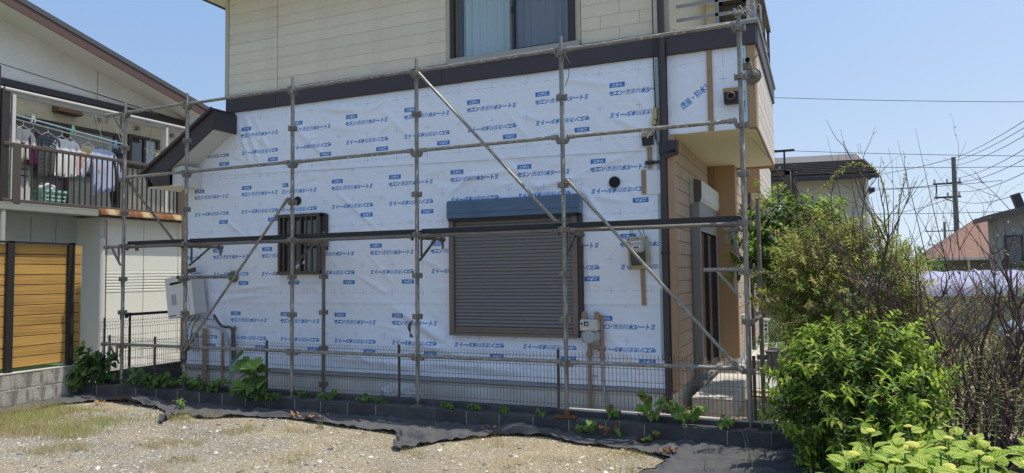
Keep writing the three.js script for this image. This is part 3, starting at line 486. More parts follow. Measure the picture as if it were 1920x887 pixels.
  part(H, 'downpipe', rod([-1.05, 0.4, -12.45], [-1.05, 3.0, -12.45], 0.03, 8), M.brown);
}

// ---------------------------------------------------------------- scaffold along the front of the house
const scaf = thing('scaffold', 'galvanised tube scaffold with diagonal braces standing in front of the wrapped house wall', 'scaffold');
const PX = [-9.2, -7.985, -6.147, -4.315, -2.5, -0.655], ZS = -7.186, K0 = 0.735, KP = 0.475;
{
  const S = scaf;
  const couplerGeo = (() => {
    const l = [new THREE.CylinderGeometry(0.034, 0.034, 0.05, 10)];
    for (let k = 0; k < 4; k++) { const a = k * Math.PI / 2; l.push(box(0.026, 0.05, 0.04, Math.cos(a) * 0.04, 0.005, -Math.sin(a) * 0.04, 0, a)); l.push(box(0.007, 0.06, 0.042, Math.cos(a) * 0.055, 0.01, -Math.sin(a) * 0.055, 0, a)); }
    l.push(box(0.016, 0.075, 0.012, 0.012, -0.055, 0.036));
    return join(l.map(flat));
  })();
  const post = (x, z, y0, y1, heights, m, lean = 0) => {
    const p = part(S, 'upright', [rod([x, y0, z], [x + lean, y1, z], 0.0243, 14)], m);
    part(p, 'upper_spigot', rod([x + lean, y1 - 0.005, z], [x + lean, y1 + 0.1, z], 0.019, 12), m);
    for (const h of heights) { const c = part(p, 'coupler', couplerGeo, M.clampSteel); c.position.set(x + lean * (h - y0) / (y1 - y0), h, z); c.rotation.y = rr(-0.15, 0.15); }
    return p;
  };
  srand(9);
  const hs = [...Array(8).keys()].map((k) => K0 + k * KP);
  PX.forEach((x, i) => {
    const p = post(x, ZS, 0.26, 4.16, i ? hs : hs, M.steel, rr(-0.006, 0.006));
    part(p, 'base_jack', [rod([x, 0.19, ZS], [x, 0.34, ZS], 0.017, 8), box(0.13, 0.008, 0.13, x, 0.196, ZS)], M.steelDark);
    if (i === 4) part(p, 'rusty_plate', [box(0.24, 0.012, 0.11, x, 0.2, ZS + 0.04), box(0.05, 0.06, 0.07, x + 0.02, 0.235, ZS + 0.04)], mat({ rgb: [0.16, 0.07, 0.03], roughness: 1 }));
  });
  const heads = (a, b) => { const A = V(...a), B = V(...b), d = B.clone().sub(A).normalize(); const r = []; for (const [q, s] of [[A, 1], [B, -1]]) { const c = q.clone().addScaledVector(d, 0.05 * s); r.push(rod(c.clone().addScaledVector(d, -0.03).toArray(), c.clone().addScaledVector(d, 0.04).toArray(), 0.027, 10)); r.push(box(0.014, 0.075, 0.05, c.x - d.x * s * 0.03, c.y - 0.012, c.z - d.z * s * 0.03)); } return r; };
  const rail = (a, b, m = M.steel) => part(S, 'ledger', [rod(a, b, 0.0213, 12), ...heads(a, b)], m);
  const g = 0.045;
  for (let i = 0; i < 5; i++) {
    const a = PX[i] + g, b = PX[i + 1] - g;
    rail([a, 4.11, ZS], [b, 4.12, ZS]); rail([a, 3.16, ZS], [b, 3.165, ZS]); rail([a, 0.762, ZS], [b, 0.765, ZS]);
    rail([a, 2.155, ZS], [b, 2.155, ZS], M.steelDark);
    const d = part(S, 'deck_plank', [lim(a - 0.01, b + 0.01, 2.192, 2.228, ZS - 0.27, ZS - 0.03)], M.steelBlack);
    part(d, 'plank_hook', [lim(a - 0.01, a + 0.05, 2.15, 2.235, ZS - 0.25, ZS - 0.2), lim(b - 0.05, b + 0.01, 2.15, 2.235, ZS - 0.25, ZS - 0.2), lim(a + 0.11, a + 0.14, 2.10, 2.19, ZS - 0.1, ZS - 0.06)], M.steelDark);
    part(d, 'plank_edge', lim(a, b, 2.186, 2.238, ZS - 0.03, ZS - 0.024), M.steelBlack);
  }
  // diagonal braces
  const brace = (a, b) => { const A = V(...a), B = V(...b), d = B.clone().sub(A).normalize(); const p = part(S, 'diagonal_brace', [rod(a, b, 0.0175, 10)], M.steel); part(p, 'brace_clip', [rod(a, A.clone().addScaledVector(d, 0.12).toArray(), 0.021, 8), rod(b, B.clone().addScaledVector(d, -0.12).toArray(), 0.021, 8), box(0.05, 0.03, 0.04, a[0], a[1], a[2] - 0.02), box(0.05, 0.03, 0.04, b[0], b[1], b[2] - 0.02)], M.clampSteel); };
  brace([PX[3] + 0.06, 4.07, ZS + 0.05], [PX[4] - 0.07, 2.25, ZS + 0.05]);
  brace([PX[4] + 0.06, 2.69, ZS + 0.05], [PX[5] - 0.07, 0.75, ZS + 0.05]);
  brace([PX[2] - 0.03, 2.69, ZS + 0.05], [PX[1] + 0.05, 0.72, ZS + 0.05]);
  brace([PX[0] + 0.03, 3.09, ZS - 0.05], [PX[0] + 0.03, 2.2, -8.1]);
  rail([PX[0], 1.185, ZS - g], [PX[0], 1.185, -8.35], M.steelBlack);
  post(PX[0] + 0.02, -8.45, 0.1, 2.3, [0.735, 1.21, 2.16], M.steelDark);
  // brackets carrying the deck towards the wall
  const bracket = (x, y, z, dx, dz, L, m = M.steel, hook = true) => {
    const e = [x + dx * L, y, z + dz * L];
    const l = [rod([x + dx * 0.04, y, z + dz * 0.04], e, 0.0213, 10), beam([x + dx * L * 0.68, y - 0.015, z + dz * L * 0.68], [x + dx * 0.06, y - 0.27, z + dz * 0.06], 0.022, 0.022), beam([x + dx * 0.1, y, z + dz * 0.1], [x + dx * 0.1, y - 0.22, z + dz * 0.1], 0.02, 0.02)];
    if (hook) { l.push(rod(e, [e[0], e[1] - 0.12, e[2]], 0.016, 8)); l.push(rod([x + dx * (L - 0.05), y, z + dz * (L - 0.05)], [x + dx * (L + 0.03), y, z + dz * (L + 0.03)], 0.03, 10)); }
    return part(S, 'bracket', l, m);
  };
  for (const i of [1, 2, 3, 4]) bracket(PX[i], 2.14, ZS, 0, -1, 0.62, M.steelDark);
  bracket(PX[0], 4.11, ZS, -1, 0, 0.40); bracket(PX[0], 2.165, ZS, -1, 0, 0.36); bracket(PX[0], 0.762, ZS, -1, 0, 0.38);
  bracket(PX[5], 1.715, ZS, -1, 0, 0.40, M.steel, false); bracket(PX[5], 2.10, ZS, -1, 0, 0.17, M.steelDark);
  // second row: inner upright by the barred window, side return at the right
  post(-6.10, -7.75, 0.1, 2.2, [0.26, 0.735, 1.21, 1.685, 2.12], M.steelDark);
  post(-0.625, -8.42, 0.05, 2.4, [0.735, 1.21, 1.685], M.steelDark);
  part(S, 'ledger', [rod([-0.64, 1.185, ZS - 0.05], [-0.63, 1.2, -8.6], 0.0213, 10), rod([-0.63, 1.2, -8.46], [-0.63, 1.2, -8.62], 0.03, 10)], M.steel);
  bracket(-0.625, 0.80, -8.42, 1, 0, 0.22, M.steelDark, false);
  part(S, 'foot_peg', rod([-0.75, 0.3, -8.42], [-0.5, 0.3, -8.42], 0.012, 6), M.steelBlack);
  // wall jacks with round pads
  const jack = (x, y, z0, z1) => { const p = part(S, 'wall_jack', [rod([x, y, z0], [x, y, z1 + 0.02], 0.0243, 14, 0.0243, true), rod([x, y, (z0 + z1) / 2], [x, y, z1 + 0.02], 0.0235, 12)], M.steel); part(p, 'jack_pad', [rod([x, y, z1], [x, y, z1 + 0.02], 0.085, 24), rod([x, y, z1 + 0.02], [x, y, z1 + 0.035], 0.075, 24, 0.04)], M.steelDark); part(p, 'swivel_clamp', [box(0.07, 0.06, 0.06, x - 0.03, y - 0.04, z0 - 0.1), rod([x + 0.03, y + 0.02, z0 - 0.12], [x + 0.09, y + 0.07, z0 - 0.12], 0.008, 6)], M.clampSteel); };
  jack(-7.945, 1.71, -7.02, -8.02); jack(-0.60, 3.80, -7.35, -8.02);
  part(S, 'tie_wire', [pipe([[PX[4] + 0.03, 4.09, ZS + 0.03], [PX[4] + 0.08, 4.0, ZS + 0.05], [PX[4] + 0.12, 3.93, ZS + 0.06]], 0.006, 5), pipe([[PX[4] + 0.03, 4.05, ZS + 0.03], [PX[4] + 0.1, 3.85, ZS + 0.04], [PX[4] + 0.05, 3.7, ZS + 0.03]], 0.004, 5)], M.cable);
  part(S, 'tie_wire', [...Array(5).keys()].map((k) => pipe([[PX[3] - 0.05 + k * 0.004, 1.18, ZS + 0.04], [PX[3] - 0.06 - 0.01 * k, 1.1, ZS + 0.05], [PX[3] - 0.05 + 0.012 * (k - 2), 0.98, ZS + 0.05]], 0.004, 4)), M.cable);
  part(S, 'tie_wire', [...Array(4).keys()].map((k) => pipe([[PX[1] + 0.03, 0.76, ZS + 0.04], [PX[1] + 0.12, 0.7 - k * 0.03, ZS + 0.07], [PX[1] + 0.06, 0.55 + k * 0.02, ZS + 0.06], [PX[1] - 0.02, 0.62, ZS + 0.05], [PX[1] + 0.02, 0.74, ZS + 0.04]], 0.006, 5, 16)), M.cable);
  part(S, 'tie_wire', [...Array(5).keys()].map((k) => pipe([[PX[5] - 0.03, 4.18, ZS], [PX[5] - 0.05 + 0.06 * k, 4.27 + 0.02 * (k % 2), ZS + 0.03], [PX[5] + 0.05 * k, 4.2 - 0.02 * k, ZS + 0.05], [PX[5] - 0.1 + 0.05 * k, 4.24, ZS + 0.02]], 0.005, 5, 14)), M.greyMetal);
}

// ---------------------------------------------------------------- concrete block walls
const lowWall = thing('block_wall', 'low dark weathered concrete block wall under the scaffold along the gravel', 'wall');
{
  srand(21);
  const W = lowWall, z0 = -7.25, z1 = -7.115;
  part(W, 'mortar', lim(-10.02, 2.4, -0.2, 0.186, z0 + 0.004, z1 - 0.006), M.mortarDark);
  let x = -10.02, i = 0;
  while (x < 2.3) { const x2 = Math.min(2.4, x + 0.398); part(W, 'block', climit(x + 0.003, x2 - 0.004, 0.0, 0.19 + rr(-0.003, 0.003), z0, z1 + rr(-0.003, 0.003), 0.006), i++ % 3 ? M.blockDark : M.blockDark2); if (x < -0.4) part(W, 'joint', lim(x2 - 0.0035, x2 + 0.0025, 0.01, 0.18, z1 - 0.01, z1 + 0.002), R() < 0.6 ? M.mortar : M.mortarDark); x = x2; }
}
const fenceWall = thing('block_wall', 'second concrete kerb wall behind the low one carrying the wire mesh fence', 'wall');
{
  srand(22); let x = -9.75; const W = fenceWall;
  part(W, 'wall_core', lim(-9.75, 2.4, -0.1, 0.236, -7.37, -7.258), M.mortarDark);
  while (x < 2.3) { const x2 = Math.min(2.4, x + 0.8); part(W, 'block', climit(x + 0.002, x2 - 0.002, 0.0, 0.245, -7.375, -7.252, 0.006), M.blockDark2); if (x > -3.2) part(W, 'sunlit_block_top', lim(x + 0.01, x2 - 0.01, 0.2452, 0.253, -7.37, -7.262), M.concretePale); x = x2; }  // pale caps at the right paint sunlight onto the wall top
}
const sideWall = thing('block_wall', 'pale stained two course concrete block wall under the slatted fence at the left', 'wall');
{
  srand(23); const W = sideWall, x1 = -10.05, x0 = -10.17;
  part(W, 'mortar', lim(x0, x1 - 0.006, -0.2, 0.43, -7.24, -3.5), M.mortar);
  for (let c = 0; c < 2; c++) { let z = -7.25 + (c ? 0 : 0); let first = c ? 0.27 : 0.06; while (z < -3.6) { const z2 = Math.min(-3.5, z + (first || 0.4)); first = 0; part(W, 'block', climit(x0 - 0.004, x1 + rr(-0.002, 0.002), 0.016 + c * 0.213, 0.219 + c * 0.213, z + 0.004, z2 - 0.004, 0.005), R() < 0.5 ? M.blockLight : M.blockLight2); z = z2; } }
  part(W, 'wall_cap', climit(x0 - 0.01, x1 + 0.004, 0.432, 0.452, -7.25, -3.5, 0.005), M.concretePale);
}

// ---------------------------------------------------------------- fences
function meshFence(T0, along, len, y0, y1, step, posts, nx) {                  // along: (s, y, off) -> point
  const v = [], h = [], H = y1 - y0;
  for (let s = 0; s <= len + 1e-6; s += step) {
    const pts = [[0, y0], [0.02, y0 + 0.01], [0, y0 + 0.03], [0, y1 - 0.15], [0.035, y1 - 0.10], [0.0, y1 - 0.05], [0.0, y1 - 0.02], [0.03, y1]];
    for (let i = 0; i < pts.length - 1; i++) v.push(rod(along(s, pts[i][1], pts[i][0]), along(s, pts[i + 1][1], pts[i + 1][0]), 0.0026, 4, 0.0026, true));
  }
  const hy = [y0 + 0.03, y1 - 0.15, y1 - 0.05]; const n = Math.round((H - 0.2) / 0.12); for (let i = 1; i < n; i++) hy.push(y0 + 0.03 + (H - 0.18) * i / n);
  for (const y of hy) h.push(rod(along(0, y, 0.002), along(len, y, 0.002), 0.0027, 4, 0.0027, true));
  h.push(rod(along(0, y1 - 0.1, 0.035), along(len, y1 - 0.1, 0.035), 0.0027, 4, 0.0027, true));
  stuffPart(T0, 'wire_panel', [...v, ...h], M.wire);
}
const FZ = -7.31;
const wf = thing('mesh_fence', 'brown wire mesh fence with folded top edge running along the foot of the scaffold', 'fence');
{
  const px = [-9.66, -8.73, -6.69, -4.666, -2.645, -0.625, 1.4];
  for (const x of px) { const p = part(wf, 'post', rod([x, 0.24, FZ - 0.03], [x, 0.86, FZ - 0.03], 0.0165, 10), M.bronze); part(p, 'post_cap', rod([x, 0.86, FZ - 0.03], [x, 0.872, FZ - 0.03], 0.018, 10), M.bronzeDark); }
  for (let i = 0; i < px.length - 1; i++) { const a = px[i] + 0.005, L = px[i + 1] - px[i] - 0.01; meshFence(wf, (s, y, o) => [a + s, y, FZ + o], L, 0.265, 0.855, 0.0405, null); }
}
const wf2 = thing('mesh_fence', 'taller wire mesh fence running back beside the pale shed panels', 'fence');
{
  const X0 = -9.72;
  for (const z of [-7.3, -7.72, -9.7]) part(wf2, 'post', rod([X0, 0.2, z], [X0, 1.13, z], 0.0165, 10), M.bronzeDark);
  meshFence(wf2, (s, y, o) => [X0 + 0.03 - o * 0.8, y, -7.2 - s], 2.6, 0.34, 1.115, 0.043, null);
  part(wf2, 'fence_kerb', lim(X0 - 0.06, X0 + 0.06, -0.1, 0.33, -11, -7.4), M.blockDark2);
}
const slatF = thing('slatted_fence', 'honey coloured wood plank fence with black metal posts on the left block wall', 'fence');
{
  srand(31); const p0 = 0.1415, y0 = 0.503;
  for (let r = 0; r < 12; r++) { const m = M.wood[Math.floor(R() * 4)]; const s = part(slatF, 'slat', climit(-10.155, -10.13, y0 + r * p0 + 0.005, y0 + (r + 1) * p0 - 0.005, -7.215, -4.0, 0.003), m); part(s, 'gap_shade_strip', lim(-10.162, -10.15, y0 + r * p0 - 0.006, y0 + r * p0 + 0.007, -7.21, -4.0), M.steelBlack); if (r > 0) part(s, 'end_cap', lim(-10.157, -10.129, y0 + r * p0 + 0.006, y0 + (r + 1) * p0 - 0.006, -7.221, -7.216), M.offWhite); }  // black strips behind the slats paint in the deep shade of the gaps
  for (const z of [-7.03, -6.175, -5.2]) part(slatF, 'post', climit(-10.128, -10.07, 0.40, 2.24, z - 0.045, z + 0.045, 0.004), M.steelBlack);
  part(slatF, 'top_rail', climit(-10.165, -10.07, 2.208, 2.236, -7.08, -4.0, 0.004), M.steelBlack);
}

// ---------------------------------------------------------------- things fixed to or hanging by the wall
{
  const t = thing('water_heater', 'white wall water heater hanging crooked beside the left scaffold post', 'water heater', [-8.66, 1.43, -7.82], 0);
  t.rotation.z = 0.15;
  part(t, 'body', climit(-0.275, 0.215, -0.295, 0.3, -0.16, 0.08, 0.012), M.offWhite);
  const f = part(t, 'front_cover', climit(-0.29, 0.23, -0.30, 0.31, 0.081, 0.115, 0.01), M.white);
  part(f, 'vent_slots', [...Array(16).keys()].map((i) => box(0.013, 0.014, 0.003, (i < 8 ? -0.25 : -0.02) + (i % 8) * 0.018, -0.262, 0.1165)), M.black);
  part(f, 'exhaust_slot', climit(-0.19, 0.06, 0.19, 0.225, 0.112, 0.119, 0.003), M.black);
  part(f, 'label_sheet', box(0.1, 0.16, 0.002, -0.13, -0.03, 0.1165), M.plasticGrey);
  part(f, 'seam_stitch', [...Array(14).keys()].map((i) => box(0.006, 0.022, 0.003, 0.16, 0.26 - i * 0.036, 0.1165)), M.steelBlack);
  part(t, 'hanging_bracket', [box(0.26, 0.07, 0.012, 0.05, 0.37, -0.05, 0, 0, 0.03), pipe([[0, 0.72, -0.02], [0.02, 0.5, -0.02], [0.05, 0.33, -0.02]], 0.004, 5), pipe([[0.03, 0.72, -0.02], [0.05, 0.5, -0.03], [0.03, 0.33, -0.02]], 0.004, 5)], M.bronze);
  const q = thing('pipe_bundle', 'insulated pipes and loose cables rising from the ground below the white water heater', 'pipes');
  part(q, 'pipe', [rod([-8.42, 0.1, -7.95], [-8.43, 0.95, -7.95], 0.035, 10), rod([-8.1, 0.1, -7.97], [-8.1, 0.9, -7.97], 0.018, 8)], M.pipeTan);
  part(q, 'flexible_hose', [pipe([[-8.47, 1.12, -7.9], [-8.3, 1.0, -7.88], [-8.05, 0.95, -7.9], [-7.93, 0.75, -7.93], [-7.92, 0.5, -7.95], [-7.95, 0.1, -7.96]], 0.022, 8, 30)], mat({ rgb: [0.33, 0.42, 0.5], roughness: 0.5 }));
  part(q, 'pipe_lagging', [pipe([[-7.88, 0.95, -7.95], [-7.87, 0.6, -7.96], [-7.86, 0.5, -7.96]], 0.028, 8), pipe([[-8.2, 1.15, -7.9], [-8.05, 1.0, -7.9], [-7.9, 0.97, -7.93], [-7.87, 0.9, -7.95]], 0.02, 8)], M.bronze);
  part(q, 'loose_cable', [...Array(3).keys()].map((k) => pipe([[-8.6 + k * 0.09, 1.15, -7.85], [-8.7 + k * 0.09, 0.95, -7.8], [-8.6 + k * 0.04, 0.75 - 0.02 * k, -7.78], [-8.5 + k * 0.03, 0.9, -7.82], [-8.55 + k * 0.05, 0.6, -7.85]], 0.007, 5, 24)), M.bronze);

  const g = thing('gas_meter', 'pale grey gas meter with two brown pipe elbows right of the big shutter', 'gas meter', [-2.455, 1.04, -7.93]);
  part(g, 'body', [climit(-0.105, 0.105, -0.135, -0.005, -0.08, 0.06, 0.03), rod([-0.0, -0.07, 0.02], [-0.0, -0.07, 0.075], 0.085, 28, 0.07)], M.plasticGrey);
  const hd = part(g, 'counter_head', climit(-0.11, 0.1, -0.005, 0.125, -0.06, 0.075, 0.014), M.offWhite);
  part(hd, 'display', climit(-0.055, -0.0, 0.055, 0.105, 0.072, 0.079, 0.003), M.black);
  part(hd, 'digit_window', box(0.035, 0.026, 0.003, -0.022, 0.078, 0.08), M.plasticGrey);
  part(hd, 'button', rod([-0.083, 0.078, 0.07], [-0.083, 0.078, 0.08], 0.012, 12), M.black);
  part(hd, 'label_sheet', box(0.06, 0.014, 0.002, -0.05, 0.02, 0.0765), M.white);
  part(g, 'union_elbow', [rod([-0.075, 0.12, -0.01], [-0.075, 0.185, -0.01], 0.034, 14), place(new THREE.SphereGeometry(0.034, 14, 10), -0.075, 0.185, -0.01), rod([0.075, 0.12, -0.01], [0.075, 0.185, -0.01], 0.034, 14), place(new THREE.SphereGeometry(0.034, 14, 10), 0.075, 0.185, -0.01), rod([-0.075, 0.12, -0.01], [-0.075, 0.135, -0.01], 0.04, 12), rod([0.075, 0.12, -0.01], [0.075, 0.135, -0.01], 0.04, 12)], M.pipeTan);
  part(g, 'gas_pipe', [rod([0.115, 0.17, -0.06], [0.115, -0.32, -0.06], 0.024, 10), rod([-0.03, -0.14, -0.04], [-0.03, -0.95, -0.04], 0.022, 10), rod([-0.05, -0.2, -0.05], [0.13, -0.2, -0.05], 0.022, 10), rod([-0.03, -0.3, -0.04], [-0.03, -0.24, -0.04], 0.036, 8), rod([0.115, -0.33, -0.06], [0.115, -0.27, -0.06], 0.033, 8)], M.pipeTan);
  part(g, 'lower_conduit', pipe([[0.115, -0.3, -0.06], [0.12, -0.55, -0.06], [0.15, -0.8, -0.05], [0.18, -0.95, -0.04]], 0.018, 8), M.pipeGrey);
  part(g, 'pipe_clip', box(0.06, 0.016, 0.02, 0.02, -0.53, -0.06), M.pipeGrey);

  const e = thing('electric_meter', 'cream electric meter board with clear cover hanging below the scaffold deck', 'electric meter', [-1.885, 1.92, -7.97]);
  e.rotation.z = 0.06; e.rotation.y = 0.05;
  part(e, 'board', climit(-0.12, 0.12, -0.185, 0.185, -0.02, 0.02, 0.012), mat({ rgb: [0.47, 0.41, 0.26], roughness: 0.6 }));
  const mb = part(e, 'meter_box', climit(-0.078, 0.078, -0.14, 0.04, 0.02, 0.10, 0.01), mat({ rgb: [0.05, 0.048, 0.045], roughness: 0.35 }));
  const mg = part(e, 'glass_cover', climit(-0.075, 0.075, 0.0, 0.135, 0.02, 0.12, 0.014), M.plasticGrey);
  part(mg, 'dial_plate', [box(0.09, 0.035, 0.003, 0.0, 0.062, 0.121), box(0.11, 0.012, 0.004, 0, 0.12, 0.121)], M.white); part(mg, 'digit_strip', box(0.06, 0.018, 0.003, 0, 0.06, 0.1235), M.bronze);
  part(e, 'screw', [[-0.1, 0.16], [0.1, 0.16], [-0.1, -0.165], [0.1, -0.165], [0, 0.165], [0.06, -0.165]].map(([a, b]) => rod([a, b, 0.018], [a, b, 0.024], 0.008, 8)), M.black);
  part(e, 'hanging_wire', [pipe([[-0.06, 0.18, 0], [-0.08, 0.24, -0.01], [-0.04, 0.3, 0.02], [-0.06, 0.2, 0.01]], 0.004, 5), pipe([[0.06, 0.18, 0], [0.02, 0.26, 0], [0.0, 0.31, 0.02]], 0.004, 5), pipe([[0.09, 0.18, 0], [0.07, 0.25, 0], [0.07, 0.31, 0.02]], 0.004, 5)], M.cable);

  const st = thing('pipe_stub', 'open pipe end wrapped in black tape and brown paper on the balcony front', 'pipe stub', [-0.83, 3.585, -8.0]);
  part(st, 'black_tape', [climit(-0.075, 0.075, -0.07, 0.06, -0.03, 0.06, 0.008)], M.blackTape);
  part(st, 'paper_flap', box(0.19, 0.06, 0.05, 0.01, 0.075, 0.03, 0.3), M.paper);
  part(st, 'pipe_rim', [place(new THREE.TorusGeometry(0.038, 0.012, 8, 22), 0, 0.005, 0.075), rod([0, 0.005, 0.03], [0, 0.005, 0.075], 0.048, 16, 0.048, true)], M.bronze);
  part(st, 'pipe_bore', rod([0, 0.005, 0.061], [0, 0.005, 0.065], 0.036, 16), M.black);
  part(st, 'blue_flap', box(0.03, 0.05, 0.01, 0.1, -0.06, 0.02, 0, 0, 0.3), mat({ rgb: [0.1, 0.25, 0.5] }));
}

// ---------------------------------------------------------------- apartment building at the left
const apt = thing('apartment_building', 'two storey apartment building with laundry balcony and shallow gable roof at the left', 'building');
{
  const A = apt, WX = -14.2;
  srand(41);
  const ribSiding = phys({ rgb: [0.74, 0.69, 0.55], roughness: 0.85, bumpMap: rep(T.ribs, 0.2, 0.28), bumpScale: 0.012, map: rep(T.siding, 1.1) });
  const gableSiding = mat({ rgb: [0.82, 0.8, 0.74], roughness: 0.85, bumpMap: rep(T.ribs, 0.2, 0.28), bumpScale: 0.006, map: rep(T.siding, 1.3) });
  // roof line in z,y: passes (z -8.39, 6.93) and (-12.85, 5.795)
  const ry = (z) => 6.93 + (z + 8.39) * 0.2545, zr = -5.0, ze = -13.25;
  part(A, 'wall', [lim(-22, WX - 0.01, -0.1, 5.0, -18, -3)], M.creamTrim);
  part(A, 'gable_wall', prismX([[-3, 5.5], [-3, 6.2], [zr, ry(zr) - 0.22], [ze, ry(ze) - 0.22], [ze, 5.5]], WX - 0.3, WX), gableSiding);
  part(A, 'wall_joint', [lim(WX, WX + 0.004, 5.5, 6.34, -10.41, -10.395), lim(WX, WX + 0.004, 5.5, 5.75, -12.95, -12.935)], M.greyMetal);
  part(A, 'flashing_band', climit(WX - 0.02, WX + 0.10, 5.40, 5.54, -18, -3, 0.01), M.brownDark);
  part(A, 'balcony_wall', lim(WX - 0.05, WX, 3.0, 5.4, -18, -10.95), ribSiding);
  part(A, 'balcony_wall', lim(WX - 0.05, WX, 4.9, 5.4, -10.95, -3), ribSiding);
  part(A, 'balcony_wall', lim(WX - 0.05, WX, 3.0, 4.9, -8.62, -3), ribSiding);
  const rf = part(A, 'roof', prismX([[zr, ry(zr)], [zr, ry(zr) - 0.1], [ze, ry(ze) - 0.1], [ze, ry(ze)]], -22, -13.5), M.brownDark);
  part(rf, 'roof_slope', prismX([[zr, ry(zr)], [zr, ry(zr) - 0.1], [3, ry(zr) - 2.1], [3, ry(zr) - 2.0]], -22, -13.5), M.brownDark);
  part(A, 'roof_edge', prismX([[zr, ry(zr) + 0.012], [zr, ry(zr) - 0.09], [ze - 0.03, ry(ze) - 0.09], [ze - 0.03, ry(ze) + 0.012]], -13.5, -13.475), mat({ rgb: [0.075, 0.078, 0.085], roughness: 0.6 }));
  part(A, 'bargeboard', prismX([[zr, ry(zr) - 0.09], [zr, ry(zr) - 0.27], [ze, ry(ze) - 0.27], [ze, ry(ze) - 0.09]], -13.52, -13.49), mat({ rgb: [0.105, 0.058, 0.045], roughness: 0.55 }));
  part(A, 'verge_soffit', prismX([[zr, ry(zr) - 0.235], [zr, ry(zr) - 0.25], [ze, ry(ze) - 0.25], [ze, ry(ze) - 0.235]], WX, -13.52), M.soffitWhite);
  part(A, 'eave_fascia', lim(-22, -13.5, ry(ze) - 0.28, ry(ze), ze - 0.04, ze), M.bronzeDark);
  // balcony floor, railing
  part(A, 'balcony_floor', lim(WX, -13.24, 2.98, 3.06, -12.0, -7.6), M.greyMetal);
  const bal = part(A, 'balcony_railing', [climit(-13.235, -13.165, 4.10, 4.16, -11.62, -7.9, 0.006), climit(-13.23, -13.17, 3.085, 3.15, -11.62, -7.9, 0.006)], M.bronze);
  for (let i = 0; i < 32; i++) part(bal, 'baluster', lim(-13.21, -13.19, 3.15, 4.10, -8.292 - i * 0.116 - 0.011, -8.292 - i * 0.116 + 0.011), M.bronzeDark);
  part(bal, 'rail_post', climit(-13.24, -13.16, 3.06, 4.16, -8.2, -8.06, 0.006), M.bronze); part(bal, 'rail_post', climit(-13.24, -13.16, 3.06, 4.16, -11.75, -11.62, 0.006), M.bronze);
  part(A, 'balcony_gutter', [climit(-13.30, -13.16, 2.95, 3.055, -9.72, -7.8, 0.01), climit(-13.235, -13.16, 3.055, 3.084, -12, -7.8, 0.004)], mat({ rgb: [0.27, 0.275, 0.24], roughness: 0.7 }));
  // end wall frame and white awning post at the left edge
  part(A, 'balcony_end_post', [climit(-13.3, -13.18, 3.0, 5.1, -8.0, -7.86, 0.006), lim(-13.35, -13.2, -0.1, 5.5, -7.84, -7.6)], M.bronzeDark);
  part(A, 'downpipe', [rod([-13.22, 0, -7.93], [-13.22, 3.0, -7.93], 0.05, 12), lim(-13.28, -13.16, 2.2, 2.24, -8.0, -7.86)], M.pipeGrey);
  const aw = part(A, 'awning', [rod([-13.2, 5.10, -7.9], [-13.2, 5.10, -12.2], 0.042, 12), climit(-13.27, -13.2, 5.0, 5.05, -12.2, -7.9, 0.006)], M.pipeGrey);
  part(aw, 'awning_sheet', sheet(1, 300, (a, b) => { const z = lerp(-7.9, -12.2, b); return [lerp(-13.2, WX, a), lerp(5.13, 5.38, a) + 0.012 * Math.sin(z * 85), z]; }), phys({ rgb: [0.86, 0.85, 0.8], transmission: 0.9, thickness: 0, roughness: 0.7 }));
  for (let i = 0; i < 6; i++) part(aw, 'awning_rafter', beam([-13.22, 5.07, -7.95 - i * 0.84], [WX + 0.02, 5.33, -7.95 - i * 0.84], 0.03, 0.03), M.offWhite);
  part(aw, 'awning_purlin', beam([-13.75, 5.18, -7.95], [-13.75, 5.18, -12.2], 0.03, 0.03), M.greyMetal);
  part(aw, 'awning_bracket', [0, 1, 2, 3].map((i) => lim(WX, WX + 0.09, 5.08, 5.16, -9.5 - i * 0.95, -9.43 - i * 0.95)), M.greyMetal);
  part(aw, 'awning_post', climit(-13.24, -13.18, 3.06, 5.05, -11.36, -11.30, 0.005), M.offWhite); part(aw, 'awning_post', climit(-13.24, -13.18, 3.06, 5.05, -8.10, -8.04, 0.005), M.offWhite);
  // sliding door, window, vent hood
  const dr = part(A, 'sliding_door', [lim(WX, WX + 0.06, 3.06, 4.9, -8.70, -8.62), lim(WX, WX + 0.06, 3.06, 4.9, -10.95, -10.78), lim(WX, WX + 0.06, 4.82, 4.9, -10.78, -8.70), lim(WX, WX + 0.06, 3.06, 3.13, -10.78, -8.70), lim(WX, WX + 0.05, 3.13, 4.82, -9.78, -9.68)], M.bronzeDark);
  part(dr, 'door_rail', [lim(WX, WX + 0.045, 3.13, 3.2, -10.78, -8.7), lim(WX, WX + 0.045, 3.88, 3.95, -10.78, -8.7)], M.bronzeDark);
  part(dr, 'pane', lim(WX - 0.01, WX + 0.012, 3.2, 4.82, -9.68, -8.7), phys({ rgb: [0.13, 0.14, 0.145], roughness: 0.08, clearcoat: 0.6 }));
  part(dr, 'pane', lim(WX - 0.01, WX + 0.018, 3.2, 4.82, -10.78, -9.78), phys({ rgb: [0.34, 0.36, 0.35], roughness: 0.1, clearcoat: 0.5 }), 'door pane with pale curtain behind');
  part(dr, 'door_curtain', sheet(40, 1, (a, b) => [WX + 0.022 + 0.006 * Math.sin(a * 70), lerp(3.2, 3.9, b), lerp(-10.7, -9.85, a)]), M.curtainGrey);
  const w2 = part(A, 'window', [lim(WX, WX + 0.06, 4.2, 4.95, -11.22, -11.14), lim(WX, WX + 0.06, 4.2, 4.95, -11.95, -11.87), lim(WX, WX + 0.06, 4.89, 4.95, -11.87, -11.22), lim(WX, WX + 0.07, 4.2, 4.26, -11.87, -11.22), lim(WX, WX + 0.045, 4.26, 4.89, -11.59, -11.53)], M.bronzeDark);
